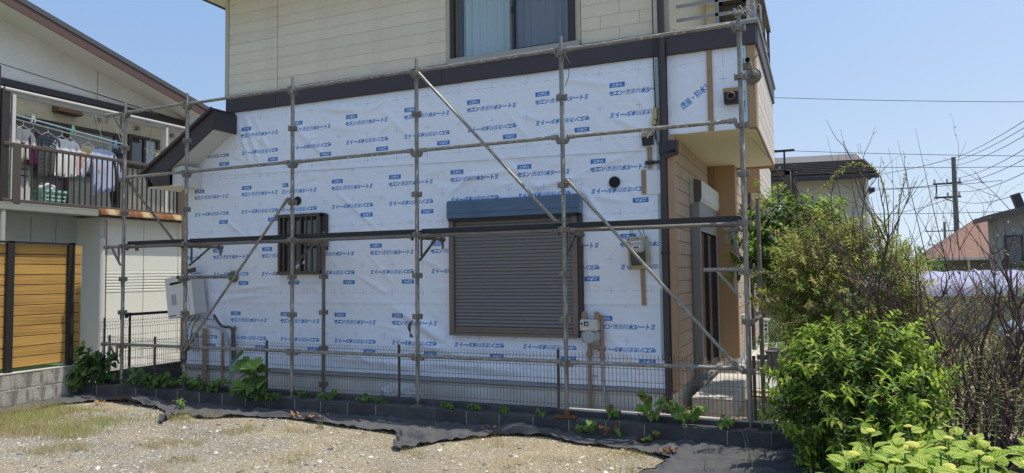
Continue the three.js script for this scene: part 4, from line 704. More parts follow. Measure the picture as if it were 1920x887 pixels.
  part(w2, 'pane', lim(WX, WX + 0.012, 4.26, 4.89, -11.53, -11.22), M.glassDark); part(w2, 'pane', lim(WX, WX + 0.02, 4.26, 4.89, -11.87, -11.59), phys({ rgb: [0.3, 0.34, 0.38], roughness: 0.06, clearcoat: 1 }));
  const vh = part(A, 'vent_hood', prism([[WX, 5.10], [WX, 5.33], [WX + 0.07, 5.33], [WX + 0.2, 5.24], [WX + 0.24, 5.10]], -9.93, -9.42), mat({ rgb: [0.16, 0.10, 0.055], roughness: 0.6 }));
  part(vh, 'hood_underside', lim(WX + 0.01, WX + 0.22, 5.085, 5.099, -9.92, -9.43), M.brownDark);
  const w3 = part(A, 'window', [lim(-13.4, -13.3, 3.2, 3.95, -12.35, -11.78)], M.bronze);
  part(w3, 'pane', [lim(-13.3, -13.29, 3.25, 3.85, -12.03, -11.86), lim(-13.3, -13.29, 3.25, 3.85, -12.25, -12.08)], M.glassDark);
  // ground floor: recessed grey panels, then sunlit projecting store panels
  const gp = part(A, 'recessed_wall', lim(-14.19, -14.12, -0.1, 3.0, -11, -7.5), M.greyMetal);
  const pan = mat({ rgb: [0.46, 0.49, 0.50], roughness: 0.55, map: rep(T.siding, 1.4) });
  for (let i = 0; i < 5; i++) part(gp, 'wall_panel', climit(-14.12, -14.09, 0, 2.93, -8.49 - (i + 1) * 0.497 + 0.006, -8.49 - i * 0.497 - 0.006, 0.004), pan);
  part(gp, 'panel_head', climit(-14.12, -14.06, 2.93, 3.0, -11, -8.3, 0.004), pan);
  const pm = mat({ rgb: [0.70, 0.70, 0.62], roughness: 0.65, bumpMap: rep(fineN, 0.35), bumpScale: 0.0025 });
  const st = part(A, 'store_wall', [lim(-14.15, -13.33, -0.1, 2.98, -14, -9.98)], M.greyMetal);
  for (let i = 0; i < 6; i++) {
    const z1 = -9.985 - i * 0.89, z0 = z1 - 0.878;
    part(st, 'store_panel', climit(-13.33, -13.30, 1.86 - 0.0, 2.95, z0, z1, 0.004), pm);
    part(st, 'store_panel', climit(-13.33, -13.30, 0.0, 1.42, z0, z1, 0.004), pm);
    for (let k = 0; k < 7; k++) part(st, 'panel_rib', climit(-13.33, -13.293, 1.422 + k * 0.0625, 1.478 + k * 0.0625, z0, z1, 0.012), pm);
  }
  part(st, 'corner_post', [rod([-13.33, 0, -9.93], [-13.33, 2.5, -9.93], 0.062, 16), place(new THREE.SphereGeometry(0.062, 14, 8), -13.33, 2.5, -9.93), lim(-14.1, -13.36, 0, 2.96, -9.98, -9.92), lim(-13.4, -13.33, 2.5, 2.96, -9.98, -9.9)], M.offWhite);
  part(st, 'rust_strip', lim(-13.305, -13.285, 0, 2.9, -10.0, -9.99), mat({ rgb: [0.25, 0.08, 0.03], roughness: 1 }));
  const rustW = mat({ map: rep(tex(256, 256, (u, v) => { const n = tfbm(u, v, 3, 10, 171, 4), r = sstep(0.45, 0.62, n); return [lerp(0.62, 0.28, r), lerp(0.5, 0.11, r), lerp(0.3, 0.05, r)]; }), 0.8), roughness: 0.9 });
  const rw = part(A, 'rusty_eave', lim(-13.9, -13.17, 2.97, 2.99, -14, -9.7), M.bronzeDark);
  for (let k = 0; k < 4; k++) part(rw, 'eave_board', climit(-13.16 + 0.02 * k - 0.1, -13.05 - 0.022 * k, 2.99 + k * 0.03, 3.017 + k * 0.03, -14, -9.72, 0.003), rustW);
}
// ---------------------------------------------------------------- laundry on the balcony
{
  srand(51);
  const LX = -13.45;
  const pl = thing('laundry_pole', 'two pale blue laundry poles along the apartment balcony', 'laundry pole');
  part(pl, 'pole', rod([LX, 4.735, -8.15], [LX, 4.535, -10.55], 0.016, 8), mat({ rgb: [0.42, 0.62, 0.70], roughness: 0.4 }));
  part(pl, 'pole', rod([LX + 0.0, 4.655, -8.15], [LX, 4.47, -10.4], 0.014, 8), M.plasticGrey);
  part(pl, 'pole_hanger', [rod([LX, 4.5, -10.0], [LX - 0.3, 5.2, -10.0], 0.008, 6), rod([LX, 4.6, -10.4], [LX - 0.3, 5.2, -10.4], 0.008, 6), lim(LX - 0.02, LX + 0.02, 4.45, 4.75, -8.2, -8.16)], M.greyMetal);
  const peg = [[-8.2, 0, M.film, 'blue clothes peg nearest the white awning post on the pole'], [-8.58, 1, M.white, 'white clothes peg standing on the balcony laundry pole'], [-9.36, 2, mat({ rgb: [0.25, 0.62, 0.4] }), 'green clothes peg on the balcony laundry pole'], [-10.28, 0, mat({ rgb: [0.3, 0.55, 0.75] }), 'pale blue clothes peg at the far end of the laundry pole']];
  for (const [z, k, m, lab] of peg) { const y = 4.735 - (-8.15 - z) * 0.0833; single('clothes_peg', [box(0.03, 0.16, 0.02, LX, y - (k ? -0.03 : 0.06), z - 0.015, 0.2), box(0.03, 0.16, 0.02, LX, y - (k ? -0.03 : 0.06), z + 0.02, -0.2), box(0.035, 0.035, 0.05, LX, y + 0.02, z)].reduce((a, b) => join([a, b])), m, lab, 'clothes peg'); }
  // garments: outline in (z, y) built as two cloth sheets with folds, closed at the edge
  const cloth = (outline, x, th, m) => {
    const s = new THREE.Shape(outline.map((p) => new THREE.Vector2(p[0], p[1])));
    const g = new THREE.ExtrudeGeometry(s, { depth: th, bevelEnabled: true, bevelThickness: 0.012, bevelSize: 0.01, bevelSegments: 2, curveSegments: 6, steps: 1 });
    let gg = flat(g); // subdivide by simple midpoint splitting so that folds show
    const tess = (geo) => { const p = geo.attributes.position, out = []; const A = V(0, 0, 0), B = V(0, 0, 0), C = V(0, 0, 0); for (let i = 0; i < p.count; i += 3) { A.fromBufferAttribute(p, i); B.fromBufferAttribute(p, i + 1); C.fromBufferAttribute(p, i + 2); const ab = A.clone().add(B).multiplyScalar(0.5), bc = B.clone().add(C).multiplyScalar(0.5), ca = C.clone().add(A).multiplyScalar(0.5); for (const t of [A, ab, ca, ab, B, bc, ca, bc, C, ab, bc, ca]) out.push(t.x, t.y, t.z); } const r = new THREE.BufferGeometry(); r.setAttribute('position', new THREE.Float32BufferAttribute(out, 3)); return r; };
    gg = tess(tess(tess(gg))); const p = gg.attributes.position, y1 = Math.max(...outline.map((o) => o[1]));
    for (let i = 0; i < p.count; i++) { const a = p.getX(i), b = p.getY(i), hang = clamp((y1 - b) / 0.5, 0, 1); p.setZ(i, p.getZ(i) + hang * (0.022 * Math.sin(a * 46 + b * 3) + 0.012 * Math.sin(a * 95 + 2 * b))); }
    gg = toCreasedNormals(gg, 1.0); gg.rotateY(Math.PI / 2); gg.translate(x, 0, 0); return uvm(gg);
  };
  const hangerGeo = (w) => [pipe([[0, 0.0, -w], [0, 0.07, 0], [0, 0.0, w]], 0.006, 5, 10, false, 0), pipe([[0, 0.0, -w], [0, -0.005, 0], [0, 0.0, w]], 0.005, 5, 6), pipe([[0, 0.07, 0], [0, 0.12, 0.0], [0, 0.155, 0.025], [0, 0.15, -0.02]], 0.005, 5, 10)];
  const cl = (r, g, b, extra = {}) => mat({ rgb: [r, g, b], roughness: 1, ...extra });
  const plaid = mat({ roughness: 1, map: rep(tex(128, 128, (u, v) => { const a = Math.sin(u * 6.28 * 4) > 0.6, b = Math.sin(v * 6.28 * 4) > 0.6; const k = a || b ? 0.12 : 0.07; return [k, k, k * 1.05]; }), 0.3) });
  const shirt = (w, len, sl, sw, tilt = 0) => [[0.05, 0], [w, -0.05], [w + sl * 0.55, -0.05 - sl], [w + sl * 0.55 - sw, -0.07 - sl], [w - 0.01, -0.18], [w - 0.01, -len], [-w + 0.01, -len + tilt], [-w + 0.01, -0.18], [-w - sl * 0.45 + sw, -0.07 - sl], [-w - sl * 0.45, -0.05 - sl], [-w, -0.05], [-0.05, 0], [0, -0.035]];
  const G = [
    ['shirt', -8.22, shirt(0.15, 0.95, 0.2, 0.1), cl(0.52, 0.49, 0.42), 'beige long shirt hanging next to the white awning post', 0.03],
    ['shirt', -8.40, shirt(0.16, 0.55, 0.22, 0.1), cl(0.6, 0.58, 0.53), 'cream t-shirt hanging second from the white awning post', 0.03],
    ['shirt', -8.58, shirt(0.13, 0.62, 0.2, 0.09), cl(0.10, 0.02, 0.07), 'dark purple top hanging on the balcony pole', 0.02],
    ['shirt', -8.86, shirt(0.2, 0.78, 0.15, 0.1), plaid, 'dark grey checked shirt hanging left of the white t-shirts', 0.03],
    ['t_shirt', -9.13, shirt(0.16, 0.72, 0.13, 0.1), cl(0.76, 0.75, 0.72), 'white t-shirt hanging right of the dark checked shirt', 0.03],
    ['t_shirt', -9.30, shirt(0.15, 0.72, 0.14, 0.09, 0.05), cl(0.8, 0.8, 0.79), 'brighter white t-shirt hanging left of the pink camisole', 0.03],
    ['camisole', -9.50, [[0.07, 0], [0.1, -0.1], [0.12, -0.62], [-0.12, -0.66], [-0.1, -0.12], [-0.06, -0.02], [0, -0.13]], cl(0.62, 0.45, 0.42), 'pale pink camisole hanging left of the yellow cloth', 0.02],
    ['towel', -9.68, [[0.14, 0], [0.13, -0.33], [0.02, -0.3], [-0.1, -0.38], [-0.22, -0.5], [-0.2, -0.05]], cl(0.6, 0.48, 0.27), 'yellow cloth hanging askew on the balcony pole', 0.02],
    ['shirt', -10.0, shirt(0.24, 0.95, 0.55, 0.12, 0.12), cl(0.5, 0.56, 0.74), 'pale blue long sleeved dress shirt hanging on the balcony', 0.04],
    ['trousers', -10.33, [[0.12, 0], [0.15, -0.55], [0.1, -1.05], [-0.02, -1.05], [-0.03, -0.5], [-0.12, 0]], cl(0.025, 0.025, 0.03), 'black trousers hanging at the far end of the laundry', 0.03],
  ];
  for (const [kind, z, out, m, label, th] of G) {
    const y = 4.655 - (-8.15 - z) * 0.082 - 0.15, o = thing(kind, label, kind.replace('_', '-'), [LX, y, z]);
    part(o, 'cloth', cloth(out.map((p) => [-p[0], p[1]]), -th / 2, th, m), m); part(o, 'hanger', hangerGeo(0.14), pick([M.white, M.plasticGrey, M.film]));
  }
  const h = thing('laundry_rack', 'small hanging peg rack at the far right of the apartment balcony', 'peg rack', [-13.5, 4.55, -11.35]);
  part(h, 'frame', [rod([0, 0, -0.35], [0, 0, 0.35], 0.01, 6), rod([0, 0.0, 0.2], [0, 0.55, 0.15], 0.008, 6), rod([0, 0, -0.1], [0, 0.55, -0.05], 0.008, 6), rod([0, 0.25, 0.17], [0, 0.25, -0.08], 0.008, 6)], M.greyMetal);
  part(h, 'peg', [...Array(7).keys()].map((i) => box(0.03, 0.09, 0.02, 0.01 * (i % 3), -0.05, -0.33 + i * 0.1, 0.3 * (i % 2))), M.offWhite);
  part(h, 'dotted_cloth', box(0.02, 0.3, 0.16, 0, -0.2, -0.02), mat({ roughness: 1, map: rep(canvasTex(64, 64, (c) => { c.fillStyle = '#d8cfa6'; c.fillRect(0, 0, 64, 64); c.fillStyle = '#1a1812'; for (const [a, b] of [[16, 16], [48, 48]]) { c.beginPath(); c.arc(a, b, 11, 0, 7); c.fill(); } }), 0.09) }));
  const b = thing('laundry_basket', 'mint green lattice laundry basket on the balcony floor behind the railing', 'basket', [-13.5, 3.07, -8.95]);
  const bl = []; for (let i = 0; i < 7; i++) { const z = -0.2 + i * 0.0667; bl.push(beam([0.15, 0, z * 0.9], [0.18, 0.3, z], 0.02, 0.008), beam([-0.15, 0, z * 0.9], [-0.18, 0.3, z], 0.02, 0.008)); } for (let i = 0; i < 5; i++) { const x = -0.15 + i * 0.075; bl.push(beam([x, 0, 0.18], [x * 1.1, 0.3, 0.2], 0.02, 0.008), beam([x, 0, -0.18], [x * 1.1, 0.3, -0.2], 0.02, 0.008)); } for (const y of [0.06, 0.13, 0.2]) bl.push(lim(0.155 + y * 0.1, 0.165 + y * 0.1, y, y + 0.025, -0.19, 0.19), lim(-0.165 - y * 0.1, -0.155 - y * 0.1, y, y + 0.025, -0.19, 0.19), lim(-0.16, 0.16, y, y + 0.025, 0.185, 0.195));
  const mint = mat({ rgb: [0.42, 0.72, 0.62], roughness: 0.5 });
  part(b, 'lattice', bl, mint); part(b, 'rim', [lim(0.175, 0.2, 0.29, 0.33, -0.23, 0.23), lim(-0.2, -0.175, 0.29, 0.33, -0.23, 0.23), lim(-0.175, 0.175, 0.29, 0.33, 0.2, 0.23), lim(-0.175, 0.175, 0.29, 0.33, -0.23, -0.2), lim(-0.16, 0.16, 0, 0.02, -0.18, 0.18)], mint);
  single('laundry_bundle', (() => { const g = new THREE.IcosahedronGeometry(0.17, 4), p = g.attributes.position; for (let i = 0; i < p.count; i++) { const k = 1 + 0.5 * fbm(p.getX(i) * 9, p.getY(i) * 9, p.getZ(i) * 9); p.setXYZ(i, p.getX(i) * k, p.getY(i) * k * 0.8, p.getZ(i) * k); } g.computeVertexNormals(); return g.translate(-13.55, 3.42, -8.9); })(), cl(0.6, 0.6, 0.58), 'crumpled white laundry lying in the mint basket', 'laundry');
  const ap = thing('storage_box', 'narrow white box unit standing at the left end of the balcony', 'box unit', [-13.75, 3.06, -8.5]);
  part(ap, 'body', climit(-0.2, 0.2, 0, 0.85, -0.16, 0.16, 0.01), M.offWhite); part(ap, 'grip', [box(0.01, 0.02, 0.12, 0.205, 0.7, 0), box(0.01, 0.02, 0.12, 0.205, 0.58, 0)], M.black);
  const sh = thing('louvre_shutter', 'slatted shutter panel behind the hanging shirts', 'shutter', [-14.1, 3.1, -8.78]);
  for (let i = 0; i < 26; i++) part(sh, 'slat', box(0.02, 0.022, 0.3, 0, 0.5 + i * 0.032, 0, 0, 0, 0.5), M.creamTrim); part(sh, 'frame', [lim(-0.02, 0.02, 0.4, 1.4, -0.17, -0.15), lim(-0.02, 0.02, 0.4, 1.4, 0.15, 0.17)], M.bronze);
}

// ---------------------------------------------------------------- ground
const gy = (x, z) => 0.012 * fbm(x * 0.8, z * 0.8, 1, 3) + 0.02 * sstep(-6.4, -7.0, z) - 0.01;
{
  const dirt = mat({ map: rep(tone(0.17, 0.16, 0.095, 201, 0.6, 1.4, 5, 0.3), 9), roughness: 1 });
  ground('ground', place(uvm(new THREE.PlaneGeometry(900, 900)), 0, -0.06, -200, -Math.PI / 2), dirt);
  // gravel lot in front, tinted sandy or grey in large patches
  const g = sheet(300, 200, (a, b) => { const x = lerp(-10.3, lerp(26, 7, Math.min(1, b * 2.4)), a), z = lerp(24, -7.12, Math.pow(b, 0.35)); return [x, gy(x, z), z]; }, (a, b, q) => [q[0] / 2.2, q[2] / 2.2]);
  const p = g.attributes.position, c = new Float32Array(p.count * 3);
  for (let i = 0; i < p.count; i++) {
    const x = p.getX(i), z = p.getZ(i), s = sstep(-0.25, 0.3, fbm(x * 0.7, z * 0.9, 6, 4) + 0.32 * sstep(-5.0, -1.8, x) + 0.25 * sstep(-5.7, -6.6, z) - 0.14 * sstep(-4, -8, x)), k = 1 + 0.25 * fbm(x * 2.1, z * 2.1, 3, 4);
    c[i * 3] = lerp(0.92, 1.12, s) * k; c[i * 3 + 1] = lerp(0.92, 1.05, s) * k; c[i * 3 + 2] = lerp(0.94, 0.9, s) * k;
  }
  g.setAttribute('color', new THREE.BufferAttribute(c, 3));
  const gm = mat({ map: T.gravel, vertexColors: true, roughness: 1, bumpMap: rep(T.gravelBump, 1), bumpScale: 0.012, rgb: [1.12, 1.1, 1.05] });
  ground('gravel_ground', g, gm);
  // loose stones lying on it
  srand(61);
  const rock = (d, s) => { const q = new THREE.IcosahedronGeometry(1, d), v = q.attributes.position; for (let i = 0; i < v.count; i++) { const a = v.getX(i), b = v.getY(i), e = v.getZ(i), k = 1 + 0.45 * N3(a * 1.3 + s, b * 1.3, e * 1.3); v.setXYZ(i, a * k, b * k * 0.62, e * k); } q.computeVertexNormals(); return q; };
  const cols = [[0.33, 0.31, 0.28], [0.42, 0.38, 0.31], [0.27, 0.265, 0.26], [0.5, 0.46, 0.38], [0.13, 0.125, 0.12], [0.38, 0.31, 0.22], [0.58, 0.55, 0.5]];
  const m4 = new THREE.Matrix4(), qt = new THREE.Quaternion(), col = new THREE.Color();
  const stones = (n, s0, s1, f, geo) => {
    const im = shade(new THREE.InstancedMesh(geo, mat({ roughness: 1 }), n)); im.name = numbered('pebbles'); im.userData = { kind: 'stuff' };
    for (let i = 0; i < n; i++) {
      const [x, z] = f(), r = s0 + (s1 - s0) * Math.pow(R(), 3);
      qt.setFromEuler(new THREE.Euler(rr(-0.4, 0.4), rr(0, 6.28), rr(-0.4, 0.4))); m4.compose(V(x, gy(x, z) + r * 0.12, z), qt, V(r * rr(0.7, 1.4), r * rr(0.6, 1.1), r)); im.setMatrixAt(i, m4);
      const c0 = pick(cols), k = rr(0.8, 1.2), warm = sstep(-4.5, -2, x) * 0.5 + sstep(-6, -6.7, z) * 0.3; im.setColorAt(i, col.setRGB(c0[0] * k * (1 + 0.12 * warm), c0[1] * k, c0[2] * k * (1 - 0.2 * warm)));
    }
    scene.add(im);
  };
  const spot = () => { const z = lerp(-3.9, -7.08, R()); return [lerp(-10.0, 0.6, R()), z]; };
  stones(64000, 0.0035, 0.0105, spot, rock(0, 1)); stones(1700, 0.009, 0.024, spot, rock(1, 5));
  for (let i = 0; i < 0; i++);
  // ground inside the fence, beside the house, and the raised lot at the left
  ground('soil', sheet(180, 14, (a, b) => { const x = lerp(-9.9, -1.2, a), z = lerp(-7.36, -8.2, b); return [x, 0.08 + 0.03 * fbm(x * 3, z * 3, 1), z]; }, (a, b, q) => [q[0], q[2]]), M.soil);
  ground('yard', sheet(60, 80, (a, b) => { const x = lerp(-1.7, 4, a), z = lerp(-7.36, -24, b); return [x, 0.055 + 0.02 * fbm(x * 2, z * 2, 2), z]; }, (a, b, q) => [q[0], q[2]]), M.sand);
  ground('path', lim(-1.12, -0.1, -0.05, 0.085, -19, -10.2), M.concrete);
  ground('side_yard', lim(-13.35, -9.79, -0.3, 0.05, -20, -7.26), M.concrete);
  ground('turf', lim(-13.2, -10.18, -0.2, 0.43, -7.24, 2), mat({ map: rep(tone(0.07, 0.16, 0.04, 211, 0.6, 1.4, 8, 0.5), 0.5), roughness: 1 }));
  const stepA = thing('concrete_step', 'pale concrete step slab on the sand beside the house corner', 'step'); part(stepA, 'slab', climit(-1.385, -0.945, 0.0, 0.285, -10.35, -8.28, 0.008), M.concretePale);
  const stepB = thing('concrete_step', 'lower concrete entrance slab further back along the side path', 'step'); part(stepB, 'slab', climit(-1.15, -0.35, 0.0, 0.26, -15.2, -12.2, 0.008), M.concretePale);
}
// ---------------------------------------------------------------- black weed sheet along the wall foot
{
  // [x at the wall, x at the free edge, z at the free edge]
  const E = [[-10.04, -9.9, -5.3], [-10.03, -9.72, -5.75], [-10.0, -9.45, -6.1], [-9.8, -9.5, -6.6], [-9.5, -9.1, -6.85], [-9.0, -8.6, -6.8], [-8.5, -8.0, -6.72], [-8.1, -7.6, -6.55], [-7.9, -7.22, -6.12], [-7.8, -7.12, -6.08], [-7.65, -7.3, -6.38], [-7.4, -7.3, -6.62], [-7.1, -6.98, -6.47], [-6.7, -6.6, -6.66], [-6.2, -6.17, -6.77], [-5.6, -5.6, -6.75], [-5.1, -5.15, -6.69], [-4.6, -4.55, -6.63], [-4.25, -4.18, -6.55], [-4.05, -3.92, -6.05], [-3.85, -3.8, -5.98], [-3.65, -3.70, -6.25], [-3.45, -3.55, -6.52], [-3.0, -3.07, -6.87], [-2.65, -2.68, -6.93], [-2.25, -2.28, -6.8], [-1.75, -1.76, -6.76], [-1.4, -1.42, -6.62], [-1.2, -1.27, -6.42], [-1.05, -1.42, -6.05], [-0.8, -1.55, -5.6], [-0.3, -1.2, -5.2], [0.3, 0.2, -5.2], [0.9, 0.9, -5.4]];
  const cv = new THREE.CatmullRomCurve3(E.map((e) => V(e[1], 0, e[2])), false, 'catmullrom', 0.35), bx = (t) => { const q = t * (E.length - 1), i = Math.min(E.length - 2, Math.floor(q)); return lerp(E[i][0], E[i + 1][0], q - i); };
  const g = sheet(760, 64, (t, b) => {
    const f = cv.getPoint(t), w = bx(t), edge = 0.09 * fbm(t * 26, 4, 2, 5), z0 = -7.105, s = Math.pow(1 - b, 1); let x = lerp(w, f.x + edge * 0.6, s), z = lerp(z0, f.z + edge, s);
    const wid = Math.abs(f.z - z0), q = s * wid * 5.2 + 1.6 * fbm(x * 0.9, s * 1.2, 3, 3), rid = Math.pow(Math.abs(Math.sin(Math.PI * q)), 4), rid2 = 1 - Math.abs(fbm(x * 3.1 + z * 2, z * 3.3 - x * 1.7, 5, 3)) * 5;
    const y = gy(x, z) + 0.014 + 0.11 * rid * sstep(0, 0.15, s) * sstep(-0.15, 0.35, fbm(x * 0.8, z, 8, 3)) + 0.055 * Math.max(0, rid2) * (0.4 + fbm(x * 2, z * 2, 11)) + 0.012 * fbm(x * 12, z * 12, 4, 2) + 0.02 * sstep(0.12, 0, s) + 0.01 * sstep(0.93, 1, s);
    return [x, y, z];
  }, (a, b, q) => [q[0], q[2]]);
  single('weed_sheet', g, M.weave, 'crumpled black woven weed sheet along the foot of the low block wall', 'weed sheet');
}
// ---------------------------------------------------------------- small things lying about
{
  srand(71);
  const crumple = (w, h, d, s) => { const g = new THREE.IcosahedronGeometry(0.5, 6), p = g.attributes.position; for (let i = 0; i < p.count; i++) { const a = p.getX(i), b = p.getY(i), c = p.getZ(i), k = 0.85 + 0.55 * Math.abs(fbm(a * 3.2 + s, b * 3.2, c * 3.2, 4)) + 0.25 * Math.abs(N3(a * 9, b * 9 + s, c * 9)); p.setXYZ(i, a * k * w, Math.max(-0.4, b * k) * h, c * k * d); } return toCreasedNormals(g, 0.6); };
  single('plastic_sheet', crumple(0.55, 0.3, 0.22, 3).translate(-4.78, 0.24, -7.55), phys({ rgb: [0.72, 0.73, 0.75], roughness: 0.45, transmission: 0.35, thickness: 0, clearcoat: 0.4 }), 'crumpled clear plastic sheet lying behind the mesh fence below the shutter', 'plastic sheet');
  single('white_bag', crumple(0.26, 0.3, 0.22, 8).translate(-0.36, 0.42, -8.0), M.white, 'white bag standing behind the mesh fence at the bushes', 'bag');
  const cr = thing('plastic_crate', 'white lattice crate standing far back beside the house path', 'crate', [-1.3, 0.06, -16.9]);
  const cl = []; for (let i = 0; i < 6; i++) cl.push(lim(-0.2 + i * 0.075, -0.175 + i * 0.075, 0, 0.52, 0.19, 0.2)); for (let i = 0; i < 6; i++) cl.push(lim(-0.2, 0.2, 0.02 + i * 0.09, 0.045 + i * 0.09, 0.2, 0.21));
  part(cr, 'lattice_side', cl, M.white); part(cr, 'crate_body', [lim(-0.2, 0.2, 0, 0.5, -0.2, 0.12)], M.bronzeDark); part(cr, 'crate_lid', climit(-0.23, 0.23, 0.53, 0.58, -0.22, 0.22, 0.01), M.offWhite);
  const bl = thing('concrete_bracket_block', 'grey concrete block with a pale number mark behind the right scaffold return', 'block', [-0.5, 0.06, -9.6]);
  part(bl, 'block_body', [climit(-0.15, 0.15, 0.45, 0.66, -0.1, 0.1, 0.01), climit(-0.05, 0.05, 0, 0.45, -0.05, 0.05, 0.005)], M.concrete); part(bl, 'painted_mark', [pipe([[0.02, 0.5, 0.102], [0.04, 0.57, 0.102], [0.09, 0.56, 0.102], [0.1, 0.5, 0.102]], 0.008, 4, 12), pipe([[0.03, 0.6, 0.102], [0.06, 0.63, 0.102], [0.1, 0.6, 0.102]], 0.008, 4, 10)], mat({ rgb: [0.2, 0.32, 0.4] }));
  // grass: green and reddish blades in the left patch, sparse dry tufts elsewhere
  const blade = (() => { const g = new THREE.BufferGeometry(), P = [], n = 3; for (let i = 0; i < n; i++) { const a = i / n, b = (i + 1) / n, w0 = 0.5 * (1 - a * 0.9), w1 = 0.5 * (1 - b * 0.9), z0 = a * a * 0.5, z1 = b * b * 0.5; P.push(-w0, a, z0, w0, a, z0, w1, b, z1, -w0, a, z0, w1, b, z1, -w1, b, z1); } g.setAttribute('position', new THREE.Float32BufferAttribute(P, 3)); g.computeVertexNormals(); return uvm(g); })();
  const m4 = new THREE.Matrix4(), qt = new THREE.Quaternion(), col = new THREE.Color(), leafM = phys({ roughness: 0.95, transmission: 0.35, thickness: 0 });
  const blades = (name, n, f) => { const im = shade(new THREE.InstancedMesh(blade, leafM, n)); im.name = numbered(name); im.userData = { kind: 'stuff' }; for (let i = 0; i < n; i++) { const { x, z, h, w, c } = f(i); qt.setFromEuler(new THREE.Euler(rr(-0.35, 0.35), rr(0, 6.28), rr(-0.35, 0.35))); m4.compose(V(x, gy(x, z) - 0.002, z), qt, V(w, h, h * rr(0.3, 1.2))); im.setMatrixAt(i, m4); im.setColorAt(i, col.setRGB(...c)); } scene.add(im); };
  const gc = [[0.25, 0.31, 0.06], [0.33, 0.36, 0.09], [0.18, 0.25, 0.05], [0.4, 0.36, 0.14], [0.38, 0.2, 0.1], [0.5, 0.42, 0.2]];
  blades('grass', 17000, () => { let x, z, d; do { x = rr(-9.75, -5.9); z = rr(-4.5, -6.45); d = sstep(0.0, 0.35, fbm(x * 0.9, z * 1.1, 12, 3) + 0.28 - 0.20 * (x + 8.4)  - 0.35 * Math.max(0, z + 5.2)); } while (R() > d); const red = sstep(-0.2, 0.35, fbm(x * 1.6, z * 1.6, 30, 3) + 0.25 * (z + 5.6) * 1.2); const c = R() < red ? pick([gc[4], gc[5], gc[3]]) : pick([gc[0], gc[1], gc[1], gc[3]]); return { x, z, h: rr(0.03, 0.12), w: rr(0.002, 0.004), c }; });
  blades('dry_grass', 9000, () => { let x, z, d; do { x = rr(-7.5, -0.9); z = rr(-4.6, -6.75); d = Math.pow(sstep(0.02, 0.4, fbm(x * 1.7, z * 2.2, 21, 3) + 0.02 + 0.12 * sstep(-5, -7, x)), 1.6); } while (R() > d); const c = pick([gc[3], gc[5], gc[4], gc[1], gc[5]]); return { x, z, h: rr(0.015, 0.08), w: rr(0.0018, 0.004), c }; });
  const tuft = (x, z, n, h, label, w = 0.004, spread = 0.05) => { const g = []; for (let i = 0; i < n; i++) { const a = rr(0, 6.28), b = flat(blade.clone()); b.scale(w, h * rr(0.6, 1.1), h * rr(0.2, 0.8)); b.rotateX(rr(0, 0.3)); b.rotateY(a); b.translate(x + Math.cos(a) * spread * R(), gy(x, z), z + Math.sin(a) * spread * R()); g.push(b); } const t = thing('grass_tuft', label, 'grass tuft'); stuffPart(t, 'blades', g, phys({ rgb: [0.14, 0.2, 0.05], roughness: 0.95, transmission: 0.35, thickness: 0 })); };
  tuft(-0.55, -6.25, 16, 0.36, 'tall green grass tuft growing out of the black sheet near the bright bush', 0.007, 0.05);
  tuft(-0.95, -6.2, 6, 0.3, 'thin leaning grass stalks on the black sheet left of the tall tuft', 0.005, 0.06);
  tuft(-1.5, -6.0, 40, 0.12, 'low green grass at the gravel edge by the black sheet corner', 0.005, 0.25);
  tuft(-2.35, -5.35, 34, 0.14, 'small reddish green tuft in the gravel left of the black sheet corner', 0.004, 0.06);
  tuft(-5.2, -6.55, 26, 0.14, 'small tuft beside the sheet edge below the inner scaffold post', 0.004, 0.07);
  // dead leaves in little heaps on the sheet
  const dl = []; const dead = (x, z, n, s) => { for (let i = 0; i < n; i++) { const g = new THREE.PlaneGeometry(rr(0.02, 0.05), rr(0.012, 0.03), 2, 1), p = g.attributes.position; for (let k = 0; k < p.count; k++) p.setZ(k, 0.01 * Math.sin(p.getX(k) * 90)); g.computeVertexNormals(); dl.push(flat(place(g, x + rr(-s, s), gy(x, z) + rr(0.03, 0.07), z + rr(-s, s) * 0.5, rr(-2, -1), rr(-1, 1), rr(0, 6)))); } };
  dead(-8.55, -6.95, 26, 0.18); dead(-9.0, -6.7, 20, 0.15); dead(-5.6, -6.9, 26, 0.25); dead(-1.35, -6.75, 24, 0.08); dead(-3.2, -7.0, 20, 0.2);
  const d = single('dead_leaves', join(dl), mat({ rgb: [0.36, 0.2, 0.08], roughness: 1 }), 'dry brown leaves', 'leaves'); d.userData = { kind: 'stuff' };
}

// ---------------------------------------------------------------- plants
const leafMat = (r, g, b, coat = 0.25) => phys({ rgb: [r, g, b], roughness: 0.95, transmission: 0.42, thickness: 0, clearcoat: coat * 0.35, clearcoatRoughness: 0.4, specularIntensity: 0.4 });
